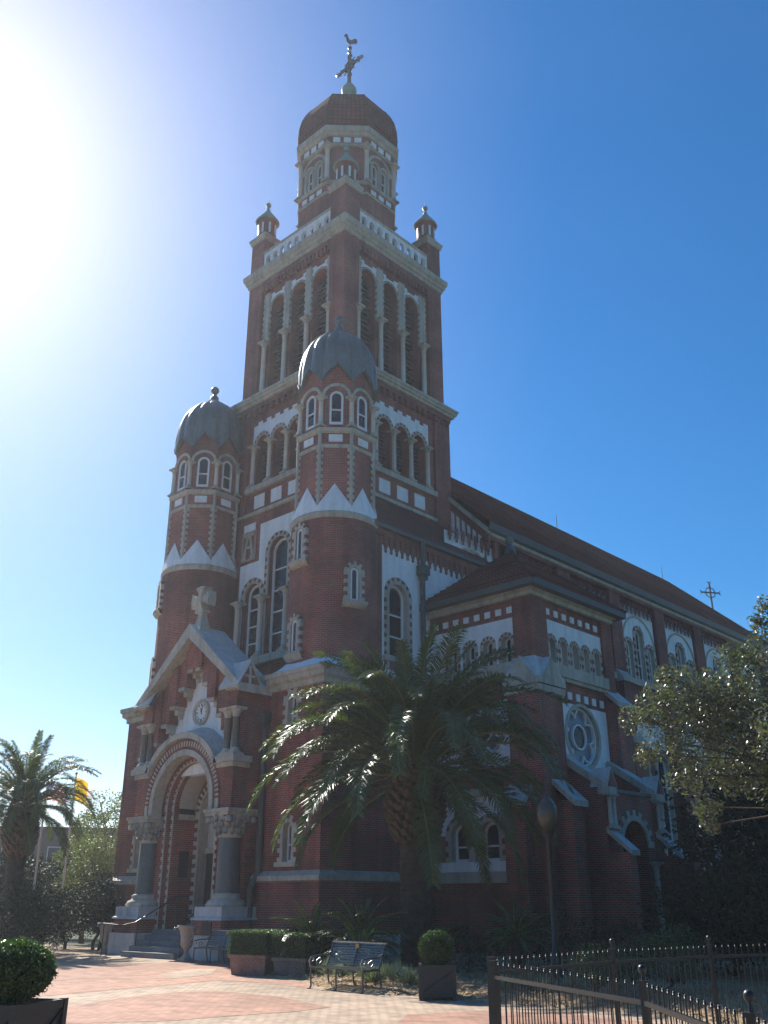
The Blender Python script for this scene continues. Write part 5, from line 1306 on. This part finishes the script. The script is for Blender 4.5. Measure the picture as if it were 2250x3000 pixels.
tree('leafy_shrub', (-14.6, 21.6, .05), 1.6, (1.2, 1.0, .8), 'dark shrub in front of the side portal', 'shrub', DKL, 26, 3400, .06, .03, GS, 12, .2, .5)
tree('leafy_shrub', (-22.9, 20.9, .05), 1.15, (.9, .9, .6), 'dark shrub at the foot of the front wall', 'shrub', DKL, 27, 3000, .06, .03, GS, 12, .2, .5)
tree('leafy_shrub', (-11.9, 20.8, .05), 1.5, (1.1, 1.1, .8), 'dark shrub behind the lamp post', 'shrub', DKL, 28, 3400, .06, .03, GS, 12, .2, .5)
# cycads
CF = [frond_mesh(R(e), R(dr), L, 44, .17, 60+i, CYC, RACH, .009, .35, .15) for i, (e, dr, L) in enumerate(((75, 45, 1.2), (55, 65, 1.3), (32, 70, 1.3), (8, 50, 1.15)))]
def cycad(loc, h, label, seed, sc):
    t = thing('cycad', label, 'cycad', loc, 0, 'cycads in the garden bed'); r = random.Random(seed); b = B()
    b.lathe(0, 0, [(.16, -.05), (.17, .1), (.15, .2), (.18, .3), (.15, h-.15), (.19, h-.05), (.05, h)], 12, TRUNKM, lobe=lambda a: 1+.08*math.sin(a*7)); b.build('trunk', t)
    for i, cnt in enumerate((7, 11, 12, 10)):
        for k in range(cnt):
            o = bpy.data.objects.new('frond', CF[i]); col.objects.link(o); o.parent = t; a = 2*pi*(k+r.uniform(-.3, .3))/cnt+i
            o.location = (0, 0, h-.05); o.rotation_euler = (r.uniform(-.2, .2), 0, a); s = sc*r.uniform(.85, 1.15); o.scale = (s, s, s)
cycad((-20.15, 18.6, .08), .75, 'cycad with a short trunk behind the left end of the bench', 1, .95)
cycad((-18.75, 19.1, .08), .8, 'cycad arching over the back of the bench', 2, 1.05)
cycad((-15.1, 20.9, .08), .9, 'cycad with sunlit tips in the shade right of the palm', 3, .85)
cycad((-17.9, 18.2, .08), .5, 'small cycad left of the palm trunk', 4, .7)
# groundcover clumps
r = random.Random(8)
gc = [(-21.9, 19.0), (-21.3, 18.75), (-20.9, 18.6), (-20.2, 18.45), (-19.6, 18.5), (-18.6, 17.9), (-17.3, 17.7), (-16.7, 17.6), (-16.2, 17.3), (-15.2, 17.6), (-15.7, 17.0), (-14.8, 17.1), (-14.3, 17.0), (-17.9, 17.9), (-12.5, 16.8), (-11.3, 17.3), (-21.7, 18.55), (-21.1, 18.3), (-20.5, 18.1), (-19.9, 18.3), (-19.3, 18.1), (-18.9, 18.35), (-16.9, 17.3), (-16.5, 17.0), (-16.0, 17.5), (-15.5, 17.2), (-15.9, 16.6), (-15.0, 16.7), (-18.3, 17.5), (-17.6, 17.2), (-12.9, 17.1), (-12.3, 17.4), (-11.7, 17.0), (-18.3, 18.9), (-14.6, 17.4), (-19.6, 17.9)]
for i, (x, y) in enumerate(gc):
    b = B(); s = r.uniform(.24, .42); h = r.uniform(.26, .42)
    for k in range(150):
        a = r.uniform(0, 2*pi); e_ = r.uniform(.25, 1.45); l = r.uniform(.5, 1.0); p = Vector((math.cos(a)*math.cos(e_)*s*l*1.3, math.sin(a)*math.cos(e_)*s*l*1.3, .02+math.sin(e_)*h*l*1.2)); sd_ = Vector((-math.sin(a), math.cos(a), r.uniform(-.5, .5))).normalized()
        q = p*.55; w_ = r.uniform(.012, .024); b.poly([Vector((0, 0, -.02)), q+sd_*w_, p, q-sd_*w_], SAGE)
    limb(b, [Vector((0, 0, -.1)), Vector((.02, 0, h))], .012, .006, BARK, 4)
    o = b.build('groundcover_clump', None, (x, y, .14)); tag(o, 'silvery green groundcover plant growing in the mulch of the bed', 'plant', 'silvery plants in the garden bed')
ROCK = mat('pale_rock', (.52, .48, .42), .9, .15, 4, .6)
for (x, y, s, lb) in ((-17.0, 18.3, .3, 'larger pale rock on the mulch right of the bench'), (-13.0, 17.0, .18, 'small pale rock on the mulch right of the black planter')):
    b = B(); rr = random.Random(int(s*100)); ph = [rr.uniform(0, 6) for _ in range(4)]
    b.lathe(0, 0, [(.02+s, -.05), (s*1.05, .05), (s*.85, s*.35), (s*.5, s*.55), (.001, s*.62)], 11, ROCK, lobe=lambda a: 1+.18*math.sin(a*2+ph[0])+.1*math.sin(a*5+ph[1]), smooth=False)
    tag(b.build('rock', None, (x, y, .12)), lb, 'rock', 'rocks in the garden bed')

# ================================================================= FURNITURE
PLB = mat('black_planter_paint', (.03, .03, .03), .55, .2, 5); PLT = mat('terracotta_planter', (.24, .15, .12), .85, .25, 3, .3); PLG = mat('grey_planter', (.13, .125, .12), .85, .2, 3, .3)
def topiary(loc, w_, h, R_, label, rz, seed, sq=1.):
    t = thing('potted_topiary', label, 'topiary', loc, rz, 'clipped balls in black planters'); b = B(); q = w_/2
    b.box(-q, q, -q, q, .05, h, PLB, 't'); 
    for sx in (-1, 1):
        for sy in (-1, 1): b.box(sx*q-.035, sx*q+.035, sy*q-.035, sy*q+.035, 0, h+.02, PLB)
    for s in (-1, 1): b.box(-q-.02, q+.02, s*q-.025, s*q+.025, h-.07, h+.01, PLB); b.box(s*q-.025, s*q+.025, -q, q, h-.07, h+.012, PLB); b.box(-q, q, s*q-.02, s*q+.02, .06, .14, PLB); b.box(s*q-.02, s*q+.02, -q, q, .06, .14, PLB)
    b.box(-q+.02, q-.02, -q+.02, q-.02, h-.12, h-.08, MULCH)
    for s in (-1, 1):
        for A, Bq in (((-q, s*(q+.012), .12), (q, s*(q+.012), h-.08)), ((s*(q+.012), -q, .12), (s*(q+.012), q, h-.08))): b.cone(A, Bq, .014, .014, 5, PLB)
    b.build('planter_box', t)
    b = B(); limb(b, [Vector((0, 0, h-.1)), Vector((.02, 0, h+R_*.6))], .03, .025, BARK, 7)
    for k in range(6): a = k*1.05; limb(b, [Vector((.02*math.cos(a), .02*math.sin(a), h-.08)), Vector((.25*R_*math.cos(a), .25*R_*math.sin(a), h+R_*.5))], .012, .008, BARK, 4)
    b.build('stem', t)
    b = B(); r = random.Random(seed); c = (0, 0, h+R_*sq*.97); b.ball(c, R_*.86, BOXIN, 18, (1, 1, sq))
    leaves(b, c, (R_, R_, R_*sq), 9000, .04, BOXL, r, .86, .55); leaves(b, c, (R_*1.09, R_*1.09, R_*sq*1.09), 700, .05, BOXL, r, .86, .45); b.build('foliage', t)
topiary((-13.45, 15.85, 0), .66, .62, .36, 'clipped boxwood ball in a black planter in front of the palm trunk', R(42), 1, .88)
topiary((-10.62, 5.45, 0), .8, .78, .43, 'clipped boxwood ball in a black planter in the left foreground', R(25), 2, .72)
def hedgebox(loc, L, W, h, hh, pm, label, rz, seed):
    t = thing('planter_hedge', label, 'planter', loc, rz, 'square planters with clipped hedges'); b = B(); a, c = L/2, W/2
    for i, (x0, x1, z0, z1) in enumerate(((.9, 1.0, 0, h),)):
        P = [(-a*x0, -c*x0), (a*x0, -c*x0), (a*x0, c*x0), (-a*x0, c*x0)]; Q = [(-a, -c), (a, -c), (a, c), (-a, c)]
        for k in range(4): l = (k+1) % 4; b.poly([(*P[k], 0), (*P[l], 0), (*Q[l], h), (*Q[k], h)], pm)
    cornice(b, -a, a, -c, c, [(0, h-.09), (.03, h-.08), (.03, h), (-.04, h), (-.04, h-.06)], pm); b.box(-a+.04, a-.04, -c+.04, c-.04, h-.1, h-.06, MULCH)
    b.build('planter_box', t); b = B(); r = random.Random(seed); a += .05; c += .05
    b.box(-a+.06, a-.06, -c+.06, c-.06, h, h+hh-.05, BOXIN)
    for k in range(9000):
        f = r.choice('xxyytt'); x, y, z = r.uniform(-a, a), r.uniform(-c, c), r.uniform(h+.0, h+hh)
        if f == 'x': x = math.copysign(a-r.uniform(0, .07), x)
        elif f == 'y': y = math.copysign(c-r.uniform(0, .07), y)
        else: z = h+hh-r.uniform(-.02, .06)
        # rounded corners
        if abs(x) > a-.08 and abs(y) > c-.08 and r.random() < .5: continue
        d = Vector((r.gauss(0, 1), r.gauss(0, 1), r.gauss(0, 1))).normalized(); e = d.orthogonal().normalized()*.011; s = r.uniform(.014, .026); q = Vector((x, y, z))
        b.poly([q-e, q+d*s, q+e, q-d*s], BOXL)
    b.build('hedge', t)
hedgebox((-21.35, 17.9, 0), 1.25, 1.1, .5, .58, PLT, 'clipped hedge in a reddish square planter beside the porch bench', R(10), 1)
hedgebox((-20.0, 18.15, 0), 1.1, 1.0, .46, .56, PLG, 'clipped hedge in a dark grey square planter next to the garden bed', R(8), 2)
def bench(loc, rz, label, L=1.75):
    t = thing('park_bench', label, 'bench', loc, rz, 'slatted iron benches'); h = L/2
    b = B()
    for i in range(7): b.box(-h, h, -.24+i*.068, -.24+i*.068+.05, .43-.012*math.sin(i), .452-.012*math.sin(i), BENCHM)
    b.build('seat', t); b = B()
    for i in range(9):
        f = i/8; y = .24+.17*f; z = .5+.40*f; b.obox((-h, y, z), (2*h, 0, 0), (0, .016, -.004), (0, .012, .034), BENCHM)
    b.obox((-h-.01, .405, .925), (2*h+.02, 0, 0), (0, .05, 0), (0, 0, .03), CAST)
    b.build('backrest', t)
    b = B(); b.box(-.06, .06, .36, .372, .83, .91, GOLD); b.build('plaque', t)
    for x in (-h+.03, 0, h-.03):
        b = B(); P = lambda *q: [Vector((x, y, z)) for y, z in q]
        limb(b, P((-.28, 0), (-.235, .06), (-.25, .25), (-.24, .43)), .02, .02, BENCHM, 6); limb(b, P((.36, 0), (.29, .06), (.25, .25), (.22, .43), (.30, .65), (.41, .93)), .02, .018, BENCHM, 6); limb(b, P((-.24, .42), (.22, .42)), .018, .018, BENCHM, 6)
        b.box(x-.03, x+.03, -.33, -.25, 0, .02, BENCHM); b.box(x-.03, x+.03, .33, .41, 0, .02, BENCHM); b.build('leg', t)
        if x:
            b = B(); limb(b, P((-.26, .45), (-.30, .56), (-.25, .64), (-.18, .64), (-.17, .57), (-.21, .55)), .017, .014, CAST, 6); limb(b, P((-.25, .64), (0, .68), (.2, .67), (.32, .72)), .017, .017, BENCHM, 6); limb(b, P((-.05, .46), (-.09, .56), (0, .62), (.06, .55), (.0, .5)), .013, .012, CAST, 6); b.build('armrest', t)
    return t
bench((-16.22, 16.0, 0), R(-4), 'black slatted bench with brass plaque in front of the garden bed', 1.8)
bench((-26.3, 20.25, 0), R(-2), 'black slatted bench with brass plaque beside the porch steps', 1.9)
# urns
URN = mat('cast_stone_urn', (.40, .35, .29), .85, .15, 5, .4)
for (x, y, lb) in ((-34.3, 21.1, 'pale stone urn left of the porch steps'), (-27.95, 20.25, 'weathered stone urn right of the porch steps')):
    b = B(); b.box(-.2, .2, -.2, .2, 0, .1, URN); b.lathe(0, 0, [(.17, .1), (.12, .16), (.07, .25), (.09, .36), (.16, .42), (.2, .5), (.21, .75), (.25, .92), (.33, 1.02), (.34, 1.08), (.28, 1.07), (.2, .95), (.001, .93)], 20, URN, lobe=lambda a: 1+.03*math.sin(a*10))
    for s in (-1, 1): limb(b, [Vector((s*.2, 0, .62)), Vector((s*.33, 0, .72)), Vector((s*.34, 0, .88)), Vector((s*.27, 0, .95))], .03, .02, URN, 6)
    tag(b.build('urn', None, (x, y, 0)), lb, 'urn')
# handrails
def rail(pts, posts, label, curl):
    t = thing('handrail', label, 'handrail', (posts[0][0], posts[0][1], 0)); o = Vector((posts[0][0], posts[0][1], 0)); b = B(); limb(b, [Vector(p)-o for p in pts], .024, .024, IRON, 8); b.ball(tuple(Vector(pts[0])-o), .05, CAST, 8); b.build('rail', t)
    for (x, y, z0, z1) in posts: b = B(); b.cone(Vector((x, y, z0))-o, Vector((x, y, z1))-o, .018, .018, 7, IRON); b.build('post', t)
rail([(-33.4, 20.2, 1.0), (-33.1, 20.2, 1.08), (-32.3, 20.5, 1.02), (-31.9, 20.8, 1.12), (-31.7, 22.4, 2.0), (-31.7, 22.9, 2.0)], [(-33.0, 20.2, 0, 1.06), (-31.85, 20.85, .1, 1.12), (-31.7, 22.4, .9, 2.0)], 'black iron handrail on the left side of the porch steps', 1)
rail([(-28.3, 20.0, .98), (-28.1, 20.1, 1.04), (-28.75, 20.4, 1.04), (-29.2, 20.9, 1.12), (-29.3, 22.4, 2.0), (-29.3, 22.9, 2.0)], [(-28.1, 20.1, 0, 1.02), (-29.2, 20.9, .1, 1.12), (-29.3, 22.4, .9, 2.0)], 'black iron handrail on the right side of the porch steps', 1)
# lamp post
GLOBE = mat('frosted_globe', (.07, .065, .042), .15, .1, 3); 
t = thing('street_lamp', 'dark lamp post with a frosted acorn globe in front of the side chapel', 'street lamp', (-13.35, 19.95, 0.1)); b = B()
b.lathe(0, 0, [(.2, 0), (.2, .12), (.14, .2), (.12, .6), (.07, .72), (.055, 2.9), (.08, 2.95), (.05, 3.05), (.15, 3.2), (.17, 3.27)], 14, IRON); b.build('pole', t)
b = B(); b.lathe(0, 0, [(.14, 3.27), (.22, 3.42), (.255, 3.6), (.24, 3.8), (.17, 3.95), (.1, 4.0)], 18, GLOBE); b.build('globe', t)
b = B(); b.lathe(0, 0, [(.12, 3.98), (.1, 4.05), (.03, 4.1), (.03, 4.16), (.001, 4.2)], 10, DARKM); b.build('cap', t)
# iron fence
def fence_run(P, label, h=1.2, gap=.115, posts=None, drop=None, tips=True):
    t = thing('iron_fence', label, 'fence', (P[0][0], P[0][1], 0)); O = Vector((P[0][0], P[0][1], 0))
    for i in range(len(P)-1):
        a = Vector((*P[i], 0))-O; e = Vector((*P[i+1], 0))-O; d = (e-a); L = d.length; d.normalize(); nn = Vector((-d.y, d.x, 0)); b = B(); n = int(L/gap)
        for z in (h-.13, .18): b.obox(a-nn*.016+Vector((0, 0, z-.018)), d*L, nn*.032, Vector((0, 0, .036)), IRON)
        for k in range(1, n):
            p = a+d*(L*k/n); b.cone(p+Vector((0, 0, .05)), p+Vector((0, 0, h-.012)), .0068, .0068, 5, IRON); b.ball((p.x, p.y, h), .011, IRON, 6, (1, 1, 1.6))
        b.build('fence_panel', t)
    for i, p in enumerate(P):
        q = Vector((*p, 0))-O; b = B(); big = i == 0; s = .034 if big else .025
        b.box(q.x-s, q.x+s, q.y-s, q.y+s, 0, h+.0, IRON); b.box(q.x-s-.012, q.x+s+.012, q.y-s-.012, q.y+s+.012, h-.0, h+.025, IRON)
        if not big: b.cone((q.x, q.y, h+.02), (q.x, q.y, h+.08), .018, .01, 6, IRON); b.ball((q.x, q.y, h+.105), .034, IRON, 10)
        b.build('post', t)
fence_run([(-6.7, 8.79), (-6.78, 11.4), (-6.45, 13.4), (-5.9, 15.0), (-5.0, 16.8), (-3.9, 18.5)], 'rear run of black iron picket fence with ball topped posts along the garden')
fence_run([(-6.62, 8.72), (-4.09, 7.29), (-2.51, 5.62), (-1.2, 3.9)], 'nearer run of black iron picket fence catching the sun on its rail', 1.17, .13)
# flagpoles
FP_ = mat('pale_flagpole', (.5, .5, .48), .4, .05, 3)
def flag(name, x, y, h, label, cols, size, ang, droop):
    t = thing('flagpole', label, 'flagpole', (x, y, 0), 0, 'flagpoles beyond the plaza'); b = B(); b.cone((0, 0, 0), (0, 0, h), .06, .035, 8, FP_); b.ball((0, 0, h+.05), .07, GOLD, 8); b.build('pole', t)
    b = B(); W_, H_ = size; n, m_ = 10, 12; d = Vector((math.cos(ang), math.sin(ang), 0)); pn = Vector((-d.y, d.x, 0))
    def P(i, j):
        f, g_ = i/n, j/m_; return d*(W_*f*(1-.25*g_*0))+Vector((0, 0, h-.15-H_*g_-droop*f*f*H_))+pn*(.12*math.sin(f*9+g_*2)*f)
    for i in range(n):
        for j in range(m_): b.poly([P(i, j), P(i, j+1), P(i+1, j+1), P(i+1, j)], cols(i/n, j/m_), None, True)
    b.build('flag', t)
YL = mat('yellow_cloth', (.85, .52, .03), .7, .05, 2); WH = mat('white_cloth', (.8, .8, .8), .7, .05, 2); RD = mat('red_cloth', (.6, .05, .05), .7, .05, 2); BL = mat('blue_cloth', (.05, .07, .3), .7, .05, 2)
for m_ in (YL, WH, RD, BL):
    n = m_.node_tree; tr = n.nodes.new('ShaderNodeBsdfTranslucent'); ms = n.nodes.new('ShaderNodeMixShader'); ms.inputs[0].default_value = .5; bb = n.nodes['Principled BSDF']
    src = bb.inputs['Base Color'].links[0].from_socket; n.links.new(src, tr.inputs[0]); n.links.new(bb.outputs[0], ms.inputs[1]); n.links.new(tr.outputs[0], ms.inputs[2]); n.links.new(ms.outputs[0], n.nodes['Material Output'].inputs[0])
flag('a', -41.94, 23.34, 7.4, 'flagpole flying a yellow and white flag', lambda f, g_: YL if f < .62 else WH, (.85, 1.05), R(58), .5)
flag('b', -40.75, 21.33, 6.9, 'flagpole flying a red, white and blue striped flag', lambda f, g_: BL if (f < .45 and g_ < .5) else (RD if int(g_*12) % 2 == 0 else WH), (.9, .75), R(58), .35)
# building beyond
BW = mat('tan_stucco', (.17, .11, .08), .9, .1, .5); 
t = thing('tan_building', 'low tan building behind the trees at the left', 'building', (-84, 44, 0), R(58)); b = B()
b.box(-14, 24, 0, 14, 0, 7.9, BW, 'b'); b.box(-14.2, 24.2, -.2, 14.2, 7.9, 8.2, BW); b.build('wall', t)
for z in (1.2, 4.6):
    for i in range(9): 
        b = B(); x = -11+i*3.9; b.box(x, x+1.4, -.06, -.01, z, z+1.9, PAINT); b.box(x+.08, x+1.32, -.09, -.061, z+.08, z+1.82, GLASS); b.build('window', t)
# far tree line all round the horizon
b = B(); r = random.Random(31)
for k in range(150):
    a = R(-175)+R(350)*k/150+pi/2+R(0); D = r.uniform(125, 175)
    # leave no row behind the camera's own position
    c = Vector((-20+D*math.cos(a), 20+D*math.sin(a), r.uniform(1.5, 3)))
    leaves(b, c, (5, 5, r.uniform(2.5, 4)), 170, 1.5, DKL, r, .3, .7)
struct(b.build('distant_trees'), 'stuff')
# a car park glimpse is hidden by the shrubs

# ================================================================= GLARE VEIL
hm = bpy.data.materials.new('glare_veil'); hm.use_nodes = True; hn = hm.node_tree; hn.nodes.clear()  # scattering volume added to imitate veiling lens glare; the air itself is clear
vo = hn.nodes.new('ShaderNodeVolumePrincipled'); ho = hn.nodes.new('ShaderNodeOutputMaterial'); hn.links.new(vo.outputs[0], ho.inputs['Volume'])
vo.inputs['Color'].default_value = (.86, .92, 1, 1); vo.inputs['Density'].default_value = .0007; vo.inputs['Anisotropy'].default_value = .45
b = B(); b.box(-505, 505, -505, 505, -1, 54, hm); struct(b.build('glare_veil'), 'stuff')
